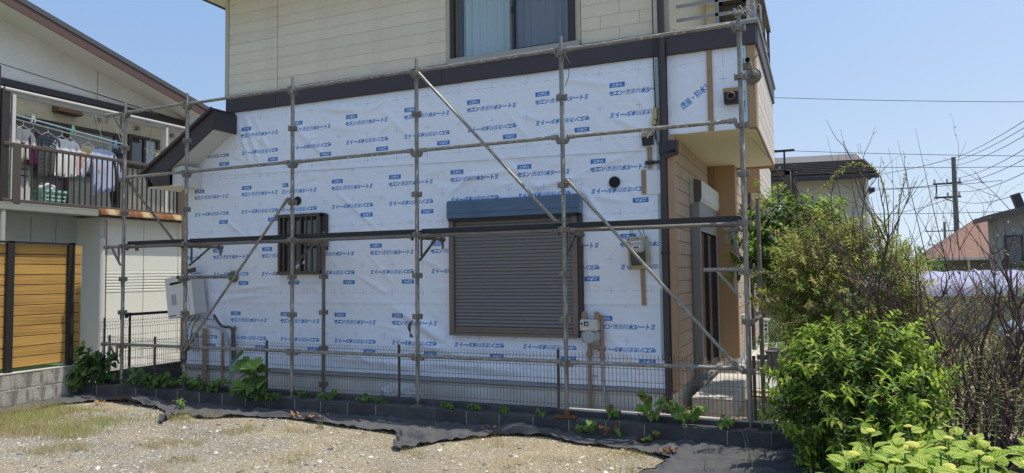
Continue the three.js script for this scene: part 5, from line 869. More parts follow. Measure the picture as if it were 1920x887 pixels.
// a leaf along +z from its stalk, blade up +y: unit length, folded along the midrib and drooping at the tip
function leafGeo(w, droop, foldUp, n = 4, heart = 0, wave = 0) {
  const P = [], U = [], rows = [];
  for (let i = 0; i <= n; i++) { const t = i / n, wd = w * Math.pow(Math.sin(Math.PI * Math.pow(clamp(t * 0.98 + 0.01, 0, 1), heart ? 0.42 : 0.72)), heart ? 0.75 : 0.95), y = -droop * t * t, back = heart && i === 0 ? -0.12 : 0; rows.push([[-wd, y + foldUp * wd + wave * Math.sin(i * 2.4), t + back], [0, y, t], [wd, y + foldUp * wd + wave * Math.sin(i * 2.4 + 1), t + back]]); }
  const q = (a, b, c, d) => { for (const v of [a, b, c, a, c, d]) { P.push(...v); U.push(v[0] + 0.5, v[2]); } };
  for (let i = 0; i < n; i++) { q(rows[i][0], rows[i + 1][0], rows[i + 1][1], rows[i][1]); q(rows[i][1], rows[i + 1][1], rows[i + 1][2], rows[i][2]); }
  let g = new THREE.BufferGeometry(); g.setAttribute('position', new THREE.Float32BufferAttribute(P, 3)); g.setAttribute('uv', new THREE.Float32BufferAttribute(U, 2));
  return toCreasedNormals(g, 0.35);
}
const LG = { oval: [leafGeo(0.2, 0.25, 0.25, 4), leafGeo(0.18, 0.45, 0.35, 4), leafGeo(0.21, 0.1, 0.3, 4)], slim: [leafGeo(0.19, 0.3, 0.25, 3), leafGeo(0.17, 0.1, 0.35, 3)], heart: [leafGeo(0.42, 0.3, 0.18, 5, 1), leafGeo(0.40, 0.15, 0.25, 5, 1)], big: [leafGeo(0.30, 0.28, 0.22, 7, 0, 0.012), leafGeo(0.33, 0.42, 0.16, 7, 0, 0.015), leafGeo(0.29, 0.12, 0.3, 7, 0, 0.012)] };
const camP = V(0, 1.7, 0), tmpQ = new THREE.Quaternion(), tmpM = new THREE.Matrix4();
function aim(pos, dir, up, len, wid = len) {                                   // leaf matrix: blade along dir, face towards up
  const z = dir.clone().normalize(), x = up.clone().cross(z); if (x.lengthSq() < 1e-5) x.set(1, 0, 0); x.normalize(); const y = z.clone().cross(x);
  return new THREE.Matrix4().makeBasis(x.multiplyScalar(wid), y.multiplyScalar(len), z.multiplyScalar(len)).setPosition(pos);
}
// leaves: [{m, geo, mat}] -> the largest-looking nearest ones as parts, the rest joined as stuff instances
function addLeaves(t, leaves, nPart = 290, partName = 'leaf') {
  const off = t.position, sc = leaves.map((l) => { const e = l.m.elements, d = V(e[12], e[13], e[14]).add(off).distanceTo(camP), s = Math.hypot(e[8], e[9], e[10]); return { l, k: (s / d) * (1 + 0.25 * R()) * (l.front ?? 1) }; }).sort((a, b) => b.k - a.k);
  for (const { l } of sc.slice(0, nPart)) { const o = part(t, partName, l.geo, l.mat); o.applyMatrix4(l.m); }
  const groups = new Map(); for (const { l } of sc.slice(nPart)) { const k = l.geo.uuid + l.mat.uuid; if (!groups.has(k)) groups.set(k, []); groups.get(k).push(l); }
  for (const g of groups.values()) { const im = shade(new THREE.InstancedMesh(g[0].geo, g[0].mat, g.length)); g.forEach((l, i) => im.setMatrixAt(i, l.m)); im.name = 'foliage'; im.userData = { kind: 'stuff' }; t.add(im); }
}
const twig = (pts, r0, r1, seg = 5) => { const out = []; for (let i = 0; i < pts.length - 1; i++) { const k = i / (pts.length - 1), k2 = (i + 1) / (pts.length - 1); out.push(rod(pts[i].toArray(), pts[i + 1].toArray(), lerp(r0, r1, k), seg, lerp(r0, r1, k2), true)); } return out; };
const bark = mat({ rgb: [0.10, 0.075, 0.05], roughness: 1 }), darkBark = mat({ rgb: [0.06, 0.042, 0.038], roughness: 1 }), greenStem = mat({ rgb: [0.13, 0.17, 0.05], roughness: 0.8 });

// leafy shoots over a lumpy volume
function bush(t, { c, r, n, shoot, step, len, geos, mats, tips, up = 0.6, inner = 0.5, jitter = 0.35, stems = 26, below = 0.25, nPart = 290, stemMat = bark, base = null, lump = 0.35 }) {
  const leaves = [], wood = [], C = V(...c), B = base ? V(...base) : V(c[0], 0, c[2]);
  for (let i = 0; i < n; i++) {
    let d; do { d = V(rr(-1, 1), rr(-below * 2, 1), rr(-1, 1)); } while (d.lengthSq() > 1 || d.lengthSq() < 0.05); d.normalize();
    const k = (inner + (1 - inner) * Math.pow(R(), 0.55)) * (1 + lump * fbm(d.x * 1.9 + c[0] * 3, d.y * 1.9, d.z * 1.9 + c[2], 3) * 1.6), p = V(d.x * r[0], d.y * r[1], d.z * r[2]).multiplyScalar(k).add(C);
    const dir = d.clone().multiplyScalar(0.8).add(V(rr(-jitter, jitter), up + rr(-jitter, jitter), rr(-jitter, jitter))).normalize();
    const L = shoot * rr(0.55, 1.25), pts = []; let q = p.clone(), h = dir.clone(); const ns = Math.max(3, Math.round(L / step));
    for (let s = 0; s <= ns; s++) { pts.push(q.clone()); h.add(V(rr(-0.1, 0.1), rr(-0.12, 0.08), rr(-0.1, 0.1))).normalize(); q = q.clone().addScaledVector(h, L / ns); }
    if (i % 2 === 0) wood.push(...twig([pts[0], pts[Math.floor(ns / 2)], pts[ns]], 0.003, 0.0012, 4));
    for (let s = 1; s <= ns; s++) { const f = pts[s].clone().sub(pts[s - 1]).normalize(); let a = V(0, 1, 0).cross(f); if (a.lengthSq() < 0.01) a = V(1, 0, 0); a.normalize().applyAxisAngle(f, s * 1.45 + rr(-0.3, 0.3));
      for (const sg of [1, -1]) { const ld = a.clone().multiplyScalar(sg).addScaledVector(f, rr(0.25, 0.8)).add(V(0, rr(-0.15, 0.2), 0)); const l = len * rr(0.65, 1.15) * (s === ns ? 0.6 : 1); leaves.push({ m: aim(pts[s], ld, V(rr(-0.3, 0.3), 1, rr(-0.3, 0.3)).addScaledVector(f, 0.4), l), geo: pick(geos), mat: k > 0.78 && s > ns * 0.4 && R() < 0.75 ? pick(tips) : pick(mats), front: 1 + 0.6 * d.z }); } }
  }
  for (let i = 0; i < stems; i++) { const a = rr(0, 6.28), s = Math.sqrt(R()) * 0.16, p0 = V(B.x + Math.cos(a) * s * r[0], B.y, B.z + Math.sin(a) * s * r[2]), e = V(C.x + rr(-0.8, 0.8) * r[0], C.y + rr(0.0, 0.75) * r[1], C.z + rr(-0.8, 0.8) * r[2]); const pts = []; for (let k = 0; k <= 6; k++) { const u = k / 6; pts.push(V(lerp(p0.x, e.x, Math.pow(u, 1.3)) + 0.03 * N3(i, u * 3), lerp(p0.y, e.y, u), lerp(p0.z, e.z, Math.pow(u, 1.3)) + 0.03 * N3(i + 40, u * 3))); } wood.push(...twig(pts, 0.011, 0.003, 6)); }
  part(t, 'stems', wood, stemMat); t.children[t.children.length - 1].userData.kind = 'stuff';
  addLeaves(t, leaves, nPart);
  return leaves;
}
// bright green privet-like bush right of the scaffold
{
  srand(101);
  const t = thing('bush', 'large bright green glossy bush at the end of the low block wall', 'bush');
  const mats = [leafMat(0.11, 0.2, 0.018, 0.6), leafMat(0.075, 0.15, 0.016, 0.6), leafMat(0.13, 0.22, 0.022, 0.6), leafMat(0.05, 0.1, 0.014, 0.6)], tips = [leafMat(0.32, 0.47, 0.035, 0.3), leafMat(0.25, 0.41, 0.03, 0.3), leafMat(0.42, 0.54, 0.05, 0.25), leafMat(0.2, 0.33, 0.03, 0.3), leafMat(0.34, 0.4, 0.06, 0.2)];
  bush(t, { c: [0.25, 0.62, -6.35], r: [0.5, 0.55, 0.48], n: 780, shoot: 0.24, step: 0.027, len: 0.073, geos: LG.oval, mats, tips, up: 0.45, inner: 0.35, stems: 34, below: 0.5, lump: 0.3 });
}
// reddish-olive small-leaved shrub behind it
{
  srand(103);
  const t = thing('shrub', 'tall olive and reddish small leaved shrub behind the bright green bush', 'shrub');
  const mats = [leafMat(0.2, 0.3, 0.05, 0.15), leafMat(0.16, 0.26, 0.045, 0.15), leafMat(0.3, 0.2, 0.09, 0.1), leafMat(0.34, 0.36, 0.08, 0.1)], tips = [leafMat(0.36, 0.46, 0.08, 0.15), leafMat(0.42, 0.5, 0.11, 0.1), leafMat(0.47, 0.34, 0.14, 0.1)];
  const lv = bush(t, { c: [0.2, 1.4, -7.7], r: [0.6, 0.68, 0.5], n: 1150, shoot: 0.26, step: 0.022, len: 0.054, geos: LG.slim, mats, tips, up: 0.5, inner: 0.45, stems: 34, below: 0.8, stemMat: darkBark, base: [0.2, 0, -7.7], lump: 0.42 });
  // long arching shoots with leaves along them, and thin whips
  const wood = [], leaves = [];
  const arch = (pts, dens, len) => { const cv = new THREE.CatmullRomCurve3(pts.map((p) => V(...p))), L = cv.getLength(), n = Math.round(L / 0.025); wood.push(...twig(cv.getPoints(14), 0.006, 0.0018, 5)); for (let i = 0; i < n; i++) { const u = i / n; if (u < 0.15) continue; const p = cv.getPoint(u), f = cv.getTangent(u); for (let k = 0; k < dens; k++) { const d = V(rr(-1, 1), rr(-0.6, 1), rr(-1, 1)).addScaledVector(f, 0.6); leaves.push({ m: aim(p.clone().add(V(rr(-0.015, 0.015), rr(-0.015, 0.015), rr(-0.015, 0.015))), d, V(0, 1, 0), len * rr(0.6, 1.2)), geo: pick(LG.slim), mat: pick(tips) }); } } };
  arch([[0.55, 1.6, -7.6], [0.6, 2.2, -7.5], [0.5, 2.62, -7.4], [0.28, 2.68, -7.35], [0.1, 2.52, -7.3], [0.0, 2.42, -7.3]], 4, 0.036);
  arch([[0.6, 1.4, -7.7], [0.68, 2.0, -7.7], [0.72, 2.35, -7.7], [0.78, 2.6, -7.7]], 3, 0.034);
  arch([[0.6, 1.5, -7.7], [0.5, 2.0, -7.6], [0.45, 2.3, -7.6]], 3, 0.034);
  arch([[-0.1, 1.5, -7.4], [-0.4, 1.68, -7.1], [-0.62, 1.66, -6.95]], 3, 0.034); arch([[-0.1, 1.4, -7.4], [-0.45, 1.45, -7.0], [-0.72, 1.36, -6.9]], 2, 0.034); arch([[0.0, 1.5, -7.4], [-0.3, 1.85, -7.2], [-0.52, 1.92, -7.0]], 3, 0.034); arch([[0.0, 1.2, -7.3], [-0.35, 1.2, -7.0], [-0.55, 1.05, -6.9]], 3, 0.034);
  for (const [a, b] of [[0.1, 3.0], [0.22, 3.05], [0.85, 3.0], [0.7, 2.9]]) wood.push(...twig([V(a + 0.25, 1.6, -7.7), V(a + 0.12, 2.3, -7.6), V(a, b, -7.5)], 0.005, 0.001, 4));
  const o = stuffPart(t, 'whips', wood, darkBark); o.name = 'stems'; const im = new Map(); addLeaves(t, leaves, 0);
}
// glossy dark shrub behind the right scaffold post
{
  srand(107);
  const t = thing('shrub', 'glossy broad leaved shrub behind the right scaffold return', 'shrub');
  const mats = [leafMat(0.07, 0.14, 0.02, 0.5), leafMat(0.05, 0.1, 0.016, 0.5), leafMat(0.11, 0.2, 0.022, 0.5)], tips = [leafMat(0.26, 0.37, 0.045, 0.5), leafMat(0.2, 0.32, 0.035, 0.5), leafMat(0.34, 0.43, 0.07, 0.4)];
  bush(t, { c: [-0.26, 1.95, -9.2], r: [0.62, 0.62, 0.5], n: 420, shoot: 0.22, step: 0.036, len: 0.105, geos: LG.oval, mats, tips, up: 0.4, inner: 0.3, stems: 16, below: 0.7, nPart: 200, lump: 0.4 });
}
// bare branched shrub at the right
{
  srand(109);
  const t = thing('bare_shrub', 'tall nearly leafless shrub of dark wavy branches at the right edge', 'shrub');
  const wood = [], fine = [], buds = [];
  const grow = (p, d, L, r, lev) => {
    const pts = [p.clone()], n = lev === 0 ? 10 : 6; let q = p.clone(), h = d.clone();
    for (let i = 0; i < n; i++) { h.add(V(rr(-0.24, 0.24), rr(-0.1, 0.12), rr(-0.22, 0.22))).normalize(); q = q.clone().addScaledVector(h, L / n); pts.push(q.clone()); }
    (lev < 1 ? wood : fine).push(...twig(pts, r, r * 0.3, lev < 1 ? 6 : 4));
    if (lev < 2) { const m = lev === 0 ? 6 : 3; for (let i = 0; i < m; i++) { const k = 2 + Math.floor(R() * (n - 2)), f = pts[k].clone().sub(pts[k - 1]).normalize(); grow(pts[k], f.add(V(rr(-0.8, 0.8), rr(-0.15, 0.6), rr(-0.6, 0.6))).normalize(), L * rr(0.28, 0.5), r * 0.5, lev + 1); } }
    if (lev > 0 && R() < 0.5) for (let i = 2; i < pts.length; i++) if (R() < 0.75) buds.push({ m: aim(pts[i], V(rr(-1, 1), rr(0, 1), rr(-1, 1)), UP, rr(0.02, 0.045)), geo: LG.slim[0], mat: M.budA });
  };
  M.budA = leafMat(0.28, 0.26, 0.09, 0.1);
  for (let i = 0; i < 34; i++) { const a = rr(-1, 1); grow(V(1.1 + 0.22 * a + rr(-0.08, 0.08), 0, -7.0 + rr(-0.2, 0.2)), V(a * 0.62 + rr(-0.12, 0.12) + 0.06, 1, rr(-0.35, 0.25)).normalize(), rr(1.5, 2.65), rr(0.007, 0.014), 0); }
  for (let i = 0; i < 6; i++) { const a = rr(-1, 1); grow(V(1.1 + 0.15 * a, 0, -6.9 + rr(-0.15, 0.15)), V(a * 0.5, 1, rr(-0.2, 0.2)).normalize(), rr(1.4, 2.0), rr(0.018, 0.026), 0); }
  for (let i = 0; i < 12; i++) grow(V(1.5 + rr(-0.2, 0.3), 0, -6.4 + rr(-0.2, 0.2)), V(rr(-0.5, 0.6), 1, rr(-0.3, 0.3)).normalize(), rr(0.7, 1.3), 0.007, 0);
  const w = stuffPart(t, 'branches', wood, darkBark), f = stuffPart(t, 'twigs', fine, mat({ rgb: [0.075, 0.05, 0.045], roughness: 1 })); addLeaves(t, buds, 0);
}
// thin erect shoots with small paired leaves
{
  srand(113);
  const spray = (x, z, list, label, len, m) => {
    const t = thing('young_shrub', label, 'young shrub', [x, 0, z]), wood = [], lv = [];
    for (const [dx, h, lean] of list) { const cv = new THREE.CatmullRomCurve3([V(dx * 0.4, 0, 0), V(dx * 0.8, h * 0.5, 0.02), V(dx + lean, h, 0.05)]); wood.push(...twig(cv.getPoints(8), 0.005, 0.0018, 5)); const n = Math.round(h / 0.032); for (let i = Math.round(n * 0.3); i <= n; i++) { const p = cv.getPoint(i / n), f = cv.getTangent(i / n), a = V(1, 0, 0.2).applyAxisAngle(f, i * 0.55); for (const s of [1, -1]) lv.push({ m: aim(p, a.clone().multiplyScalar(s).add(V(0, 0.25, 0)), UP, len * rr(0.8, 1.1) * (1 - 0.45 * Math.max(0, i / n - 0.6) / 0.4)), geo: pick(LG.slim), mat: i > n - 3 ? m[1] : m[0] }); } }
    stuffPart(t, 'stems', wood, greenStem); addLeaves(t, lv, 120);
  };
  const ms = [leafMat(0.171, 0.264, 0.085, 0.15), leafMat(0.341, 0.264, 0.124, 0.1)];
  spray(0.84, -5.2, [[-0.12, 1.12, -0.02], [0.02, 1.16, 0.03], [0.1, 1.0, 0.03], [-0.03, 0.9, -0.05]], 'young shrub of erect shoots with small paired leaves before the bare branches', 0.05, ms);
  spray(1.18, -5.3, [[0.0, 1.1, 0.02], [0.12, 1.0, 0.04], [-0.1, 0.95, -0.02]], 'young shrub with paired leaves at the right picture edge', 0.05, ms);
  spray(0.2, -4.7, [[-0.1, 0.86, -0.06], [0.0, 0.78, 0.0]], 'thin young shoots with tiny leaves left of the hydrangea', 0.036, [leafMat(0.232, 0.310, 0.109, 0.1), ms[1]]);
  spray(0.5, -4.9, [[0.0, 0.98, -0.12], [0.06, 0.9, 0.05], [0.12, 0.88, 0.1]], 'upright shoots between the bright bush and the hydrangea', 0.06, [leafMat(0.155, 0.295, 0.046, 0.2), leafMat(0.310, 0.341, 0.093, 0.1)]);
}
// hydrangea in the foreground
{
  srand(127);
  const t = thing('hydrangea', 'hydrangea with broad pale green leaves and yellowish flower heads in the foreground', 'hydrangea');
  const veined = (r, g, b) => { const m = leafMat(r, g, b, 0.18); m.bumpMap = VEIN; m.bumpScale = 0.012; return m; };
  const VEIN = tex(128, 256, (u, v) => { const x = Math.abs(u - 0.5), q = (v * 7 - x * 6) % 1; return clamp(0.75 - 0.55 * Math.exp(-Math.pow((((q + 1) % 1) - 0.5) / 0.1, 2)) - 0.6 * Math.exp(-Math.pow(x / 0.02, 2)), 0, 1); }, false);
  const mats = [veined(0.33, 0.49, 0.055), veined(0.4, 0.56, 0.07), veined(0.26, 0.4, 0.045), veined(0.5, 0.61, 0.1)];
  const leaves = [], stems = [];
  const floret = new THREE.IcosahedronGeometry(1, 0);
  const headGeo = (() => { const l = []; for (let i = 0; i < 90; i++) { const a = i * 2.39996, r = Math.sqrt(i / 90), f = floret.clone(); f.scale(0.0058, 0.0052, 0.0058); f.translate(Math.cos(a) * r * 0.048, 0.016 * (1 - r * r) + rr(-0.003, 0.003), Math.sin(a) * r * 0.048); l.push(f); } return join(l.map(flat)); })();
  const headM = [mat({ rgb: [0.66, 0.62, 0.16], roughness: 0.9 }), mat({ rgb: [0.55, 0.58, 0.13], roughness: 0.9 })];
  const spots = []; for (let i = 0; i < 84; i++) { const u = R(), v = R(), z = -2.75 - v * 1.75, x = lerp(-0.06, 0.42, u) * (-z / 1.75); if (u < 0.12 && v < 0.35) continue; spots.push([x + 0.06, z]); }
  spots.forEach(([x, z], i) => {
    const edge = sstep(-0.05, 0.35, x + 0.08 * (z + 4)), h = lerp(0.6, 0.8, edge) + rr(-0.08, 0.07) + 0.02 * sstep(-3.4, -4.4, z), top = V(x, h, z), dirT = V(rr(-0.2, 0.2), 1, rr(-0.1, 0.3)).normalize();
    stems.push(...twig([V(x * 0.96 + rr(-0.05, 0.05), 0, z + rr(-0.05, 0.05)), V(x, h * 0.6, z), top], 0.007, 0.0045, 6));
    const np = 4; let rot = rr(0, 6.28);
    for (let k = 0; k < np; k++) { const p = top.clone().addScaledVector(dirT, -0.075 * k - 0.012), L = [0.075, 0.112, 0.14, 0.15][k] * rr(0.85, 1.12); rot += Math.PI / 2 + rr(-0.25, 0.25); for (const s of [0, Math.PI]) { const d = V(Math.cos(rot + s), rr(-0.15, 0.95) - k * 0.1, Math.sin(rot + s)); leaves.push({ m: aim(p.clone().addScaledVector(d, 0.02), d, V(rr(-0.5, 0.5), 1, rr(-0.1, 0.7)), L * 1.08, L * rr(1.05, 1.35)), geo: pick(LG.big), mat: k === 0 ? mats[3] : pick(mats.slice(0, 3)), front: k < 3 ? 1.2 : 0.7 }); } }
    if (i % 2 === 0 || R() < 0.25) { const hd = part(t, 'flower_head', headGeo, pick(headM)); hd.position.copy(top).add(V(0, 0.022, 0)); hd.rotation.set(rr(-0.15, 0.3), rr(0, 6), rr(-0.2, 0.2)); const s = rr(0.38, 0.62); hd.scale.set(s, s, s); }
  });
  stuffPart(t, 'stems', stems, greenStem); addLeaves(t, leaves, 298);
}
// plants along the walls: [u-free world x, z, y0, height, leaves, leaf length, kind]
{
  srand(131);
  const green = [leafMat(0.078, 0.155, 0.034, 0.2), leafMat(0.116, 0.217, 0.046, 0.2), leafMat(0.171, 0.279, 0.054, 0.15)], bright = [leafMat(0.202, 0.326, 0.062, 0.15), leafMat(0.264, 0.388, 0.093, 0.15)], redd = leafMat(0.186, 0.078, 0.054, 0.1), dark = [leafMat(0.046, 0.101, 0.025, 0.25), leafMat(0.062, 0.132, 0.031, 0.25), leafMat(0.085, 0.163, 0.031, 0.2)];
  const vine = (name, cat, label, x, z, y, w, h, n, len, pal, geos = LG.heart, hang = 0, group) => {
    const t = thing(name, label, cat, [x, y, z], 0, group), lv = [], wood = []; const ns = Math.max(3, Math.round(n / 9));
    for (let i = 0; i < ns; i++) { const e = V(rr(-w, w), rr(0.2, 1) * h - hang * R() * 0.25, rr(-0.05, 0.1) + hang * 0.1), c = new THREE.CatmullRomCurve3([V(e.x * 0.2, 0, 0), V(e.x * 0.6, Math.max(0.02, e.y * 0.7), e.z * 0.5), e]); wood.push(...twig(c.getPoints(5), 0.003, 0.0015, 4)); const m = Math.round(n / ns); for (let k = 0; k < m; k++) { const u = 0.15 + 0.85 * (k + R()) / m, p = c.getPoint(Math.min(1, u)), d = V(rr(-1, 1), rr(-1.0, 0.1), rr(-0.1, 1)); lv.push({ m: aim(p.add(V(rr(-0.02, 0.02), rr(0, 0.03), rr(-0.02, 0.02))), d, V(rr(-0.4, 0.4), 0.8, rr(0.3, 1.2)), len * rr(0.6, 1.2)), geo: pick(geos), mat: pick(pal) }); } }
    stuffPart(t, 'stems', wood, greenStem); addLeaves(t, lv, 290); return t;
  };
  vine('broadleaf_plant', 'plant', 'big leaved plant standing on the low wall left of the barred window', -6.72, -7.1, 0.2, 0.26, 0.5, 50, 0.2, [...green, bright[0], dark[1]], LG.heart);
  vine('creeper', 'creeper', 'creeper drooping over the low wall below the big leaved plant', -6.4, -7.1, 0.2, 0.24, 0.16, 40, 0.08, [...green, ...dark], LG.heart, 0.6);
  vine('creeper', 'creeper', 'dense dark creeper filling the corner between the two block walls', -9.65, -7.18, 0.22, 0.48, 0.48, 240, 0.12, dark, LG.heart, 0.3);
  vine('broadleaf_plant', 'plant', 'broad leaved plant climbing the end of the pale block wall', -9.92, -7.08, 0.1, 0.2, 0.72, 60, 0.19, [...green, dark[2], bright[0]], LG.heart);
  vine('creeper', 'creeper', 'low dark creeper between the two leftmost scaffold posts', -8.55, -7.17, 0.2, 0.55, 0.26, 220, 0.075, [...green, ...dark], LG.heart, 0.1);
  vine('creeper', 'creeper', 'low creeper at the foot of the second scaffold post', -7.6, -7.17, 0.2, 0.5, 0.24, 160, 0.07, [...green, dark[1]], LG.heart, 0.1);
  const rows = [[-5.95, 0.12, 0.1, 26, 'small creeper right of the third scaffold post'], [-5.55, 0.14, 0.14, 36, 'creeper clump by the inner scaffold post foot'], [-4.95, 0.2, 0.09, 40, 'flat creeper left of the crumpled plastic sheet'], [-3.95, 0.12, 0.1, 24, 'small creeper below the left edge of the shutter'], [-3.55, 0.12, 0.14, 30, 'small creeper below the middle of the shutter'], [-3.2, 0.1, 0.1, 24, 'small creeper below the right half of the shutter'], [-2.8, 0.08, 0.08, 12, 'tiny creeper left of the rusty base plate']];
  for (const [x, w, h, n, lab] of rows) vine('creeper', 'creeper', lab, x, -7.19, 0.2, w, h, n, 0.05, green, LG.heart, 0.2);
  vine('creeper', 'creeper', 'sunlit vine hanging down the wall face right of the rusty base plate', -2.25, -7.09, 0.05, 0.12, 0.22, 18, 0.07, [bright[0], bright[1], green[2], green[2], bright[0], redd], LG.heart, 0.2);
  vine('creeper', 'creeper', 'small vine on the wall face below the gas meter', -1.98, -7.09, 0.05, 0.1, 0.2, 14, 0.06, [bright[0], green[2], redd], LG.heart, 0.2);
  vine('creeper', 'creeper', 'small vine rising from the black sheet below the electric meter', -1.62, -7.08, 0.03, 0.12, 0.14, 14, 0.055, [bright[0], green[1], redd], LG.heart, 0.1);
  vine('creeper', 'creeper', 'leafy vine on the wall top below the gas meter', -2.05, -7.2, 0.22, 0.14, 0.16, 22, 0.06, [bright[0], green[2], bright[1], green[1], redd], LG.heart);
  vine('creeper', 'creeper', 'tall leafy vine on the wall top below the electric meter', -1.62, -7.2, 0.22, 0.2, 0.3, 46, 0.075, [bright[0], green[2], bright[1], green[2], bright[0], redd], LG.heart, 0.2);
  vine('creeper', 'creeper', 'leafy vine on the wall top below the house corner', -1.22, -7.2, 0.22, 0.28, 0.22, 52, 0.07, [bright[0], green[2], bright[1]], LG.heart, 0.4);
  vine('creeper', 'creeper', 'sparse vine left of the right scaffold post foot', -0.85, -7.19, 0.22, 0.16, 0.12, 18, 0.06, [bright[0], green[2]], LG.heart, 0.3);
  vine('weed', 'weed', 'bright weeds behind the right scaffold post foot', -0.45, -7.5, 0.1, 0.22, 0.3, 90, 0.05, [...bright, green[2]], LG.oval);
  vine('weed', 'weed', 'small bright green weed growing from the black sheet at the left', -7.62, -6.85, 0.02, 0.1, 0.12, 70, 0.05, [bright[1], bright[0]], LG.slim);
  vine('weed', 'weed', 'leafy weed in the strip left of the bright bush', -0.15, -6.9, 0.02, 0.25, 0.5, 120, 0.06, [green[2], bright[0], green[1]], LG.oval);
  vine('weed', 'weed', 'low weeds at the left foot of the hydrangea', 0.0, -5.2, 0.0, 0.22, 0.3, 110, 0.04, [green[2], bright[0], redd], LG.slim);
}

// ---------------------------------------------------------------- beyond the bushes
{
  srand(141);
  const roofDark = mat({ rgb: [0.12, 0.112, 0.11], roughness: 0.8, bumpMap: rep(midN, 1), bumpScale: 0.02 }), roofBrown = mat({ rgb: [0.21, 0.115, 0.085], roughness: 0.85, bumpMap: rep(midN, 1), bumpScale: 0.02 });
  const farWall = mat({ rgb: [0.52, 0.5, 0.4], roughness: 0.9, map: rep(T.siding, 2) });
  // cream house with dark tiled roof
  const a = thing('house', 'cream house with dark grey shingle roof behind the glossy shrub', 'house', [1.75, 0, -29.4], 0.12);
  part(a, 'wall', lim(-6.5, -0.12, 0, 5.1, -7, 0), farWall);
  for (let i = 0; i < 12; i++) part(a, 'siding_board', climit(-6.5, -0.10, 2.9 + i * 0.185, 3.08 + i * 0.185, 0, 0.02, 0.006), farWall);
  part(a, 'corner_trim', lim(-0.12, -0.02, 0, 5.1, -0.1, 0.03), M.white);
  const ra = part(a, 'roof', prismX([[0.55, 5.12], [0.55, 5.2], [-3.5, 6.55], [-7.5, 5.2], [-7.5, 5.12]], -7, 0.2), roofDark);
  for (let r = 0; r < 8; r++) part(ra, 'shingle_row', beam([-7, 5.235 + r * 0.105, 0.45 - r * 0.315], [0.2, 5.235 + r * 0.105, 0.45 - r * 0.315], 0.33, 0.014, -0.32), roofDark);
  part(a, 'gutter', lim(-7, 0.22, 5.02, 5.14, 0.5, 0.6), M.brownDark); part(a, 'verge_board', prismX([[0.55, 5.1], [0.55, 5.2], [-3.5, 6.55], [-3.5, 6.42]], 0.2, 0.24), M.offWhite);
  part(a, 'side_awning', lim(-0.1, 0.25, 4.6, 4.75, -1.5, -0.3), M.brownDark);
  // neighbour's metal balcony
  const b = thing('metal_balcony', 'dark metal balcony frame with tall T shaped poles left of the cream house', 'balcony', [-0.85, 0, -17]);
  part(b, 'frame', [lim(-0.6, 0.28, 3.84, 3.92, -0.06, 0), lim(-0.6, 0.28, 2.9, 2.97, -0.06, 0), lim(-0.6, 0.28, 3.36, 3.39, -0.05, -0.02)], M.bronze);
  for (let i = 0; i < 6; i++) part(b, 'bar', lim(-0.5 + i * 0.13, -0.475 + i * 0.13, 2.97, 3.84, -0.05, -0.02), M.bronzeDark);
  part(b, 'corner_post', [lim(0.18, 0.30, 2.4, 3.95, -0.5, 0.0), lim(0.30, 0.42, 2.5, 3.75, -0.7, -0.5)], M.bronze);
  part(b, 'laundry_post', [lim(0.165, 0.205, 3.9, 4.38, -0.04, 0), lim(-0.15, 0.4, 4.36, 4.41, -0.04, 0)], M.bronzeDark); part(b, 'laundry_post', [lim(0.31, 0.35, 3.5, 3.99, -0.64, -0.6), lim(-0.3, 0.52, 3.98, 4.02, -0.64, -0.6)], M.bronzeDark);
  part(b, 'slanting_pipe', rod([0.34, 3.75, -0.3], [0.6, 3.05, -0.3], 0.02, 6), M.bronze); part(b, 'floor', lim(-0.6, 0.75, 2.82, 2.9, -1.2, 0.02), M.greyMetal);
  part(b, 'roof_cover', prismX([[0.1, 3.98], [0.1, 4.02], [-1.2, 4.2], [-1.2, 4.12]], -0.6, 0.05), M.brownDark);
  const ds = part(b, 'dish', place(new THREE.SphereGeometry(0.17, 18, 8, 0, 6.3, 0, 1.0), 0.0, 3.02, 0.0, 1.45, 0.2, 0), M.white); part(b, 'house_corner', lim(-1.2, 0.05, 0, 2.8, -3, -0.9), farWall);
  // pale film tunnel
  const tn = thing('crop_tunnel', 'long low crop tunnel under pale lavender film behind the bare shrub', 'crop tunnel', [0, 0, -22]);
  part(tn, 'film_cover', sheet(160, 14, (s, v) => { const x = lerp(0.4, 14, s), t = Math.PI * v, r = 1 + 0.03 * Math.sin(x * 10); return [x, 1.0 + 0.62 * r * Math.sin(t) + 0.04 * fbm(x, v * 3), 1.1 * Math.cos(t)]; }), phys({ rgb: [0.30, 0.30, 0.42], roughness: 0.75 })); part(tn, 'tunnel_base', lim(0.4, 14, 0, 1.03, -1.0, 1.0), mat({ rgb: [0.2, 0.18, 0.2] }));
  for (let i = 0; i < 8; i++) part(tn, 'hoop', pipe([...Array(9).keys()].map((k) => [0.5 + i * 1.6, 1.0 + 0.655 * Math.sin(Math.PI * k / 8), 1.13 * Math.cos(Math.PI * k / 8)]), 0.02, 5, 16), M.offWhite);
  // brown roofed houses at the right
  const c = thing('house', 'far house with brown hipped roof beside the utility pole', 'house', [7.1, 0, -40]);
  part(c, 'wall', lim(-1.6, 4, 0, 2.25, -6, 0), mat({ rgb: [0.19, 0.17, 0.14], roughness: 0.9 }));
  const rg = (() => { const q = [[-2.3, 2.2, 0.6], [6, 2.2, 0.6], [5, 4.25, -3], [0.3, 4.25, -3], [-2.3, 2.2, -6.6], [6, 2.2, -6.6]], f = [[0, 1, 2], [0, 2, 3], [0, 3, 4], [1, 5, 2], [3, 2, 5], [3, 5, 4], [0, 4, 5], [0, 5, 1]], P = []; for (const t of f) for (const i of t) P.push(...q[i]); const g = new THREE.BufferGeometry(); g.setAttribute('position', new THREE.Float32BufferAttribute(P, 3)); g.computeVertexNormals(); return uvm(g); })();
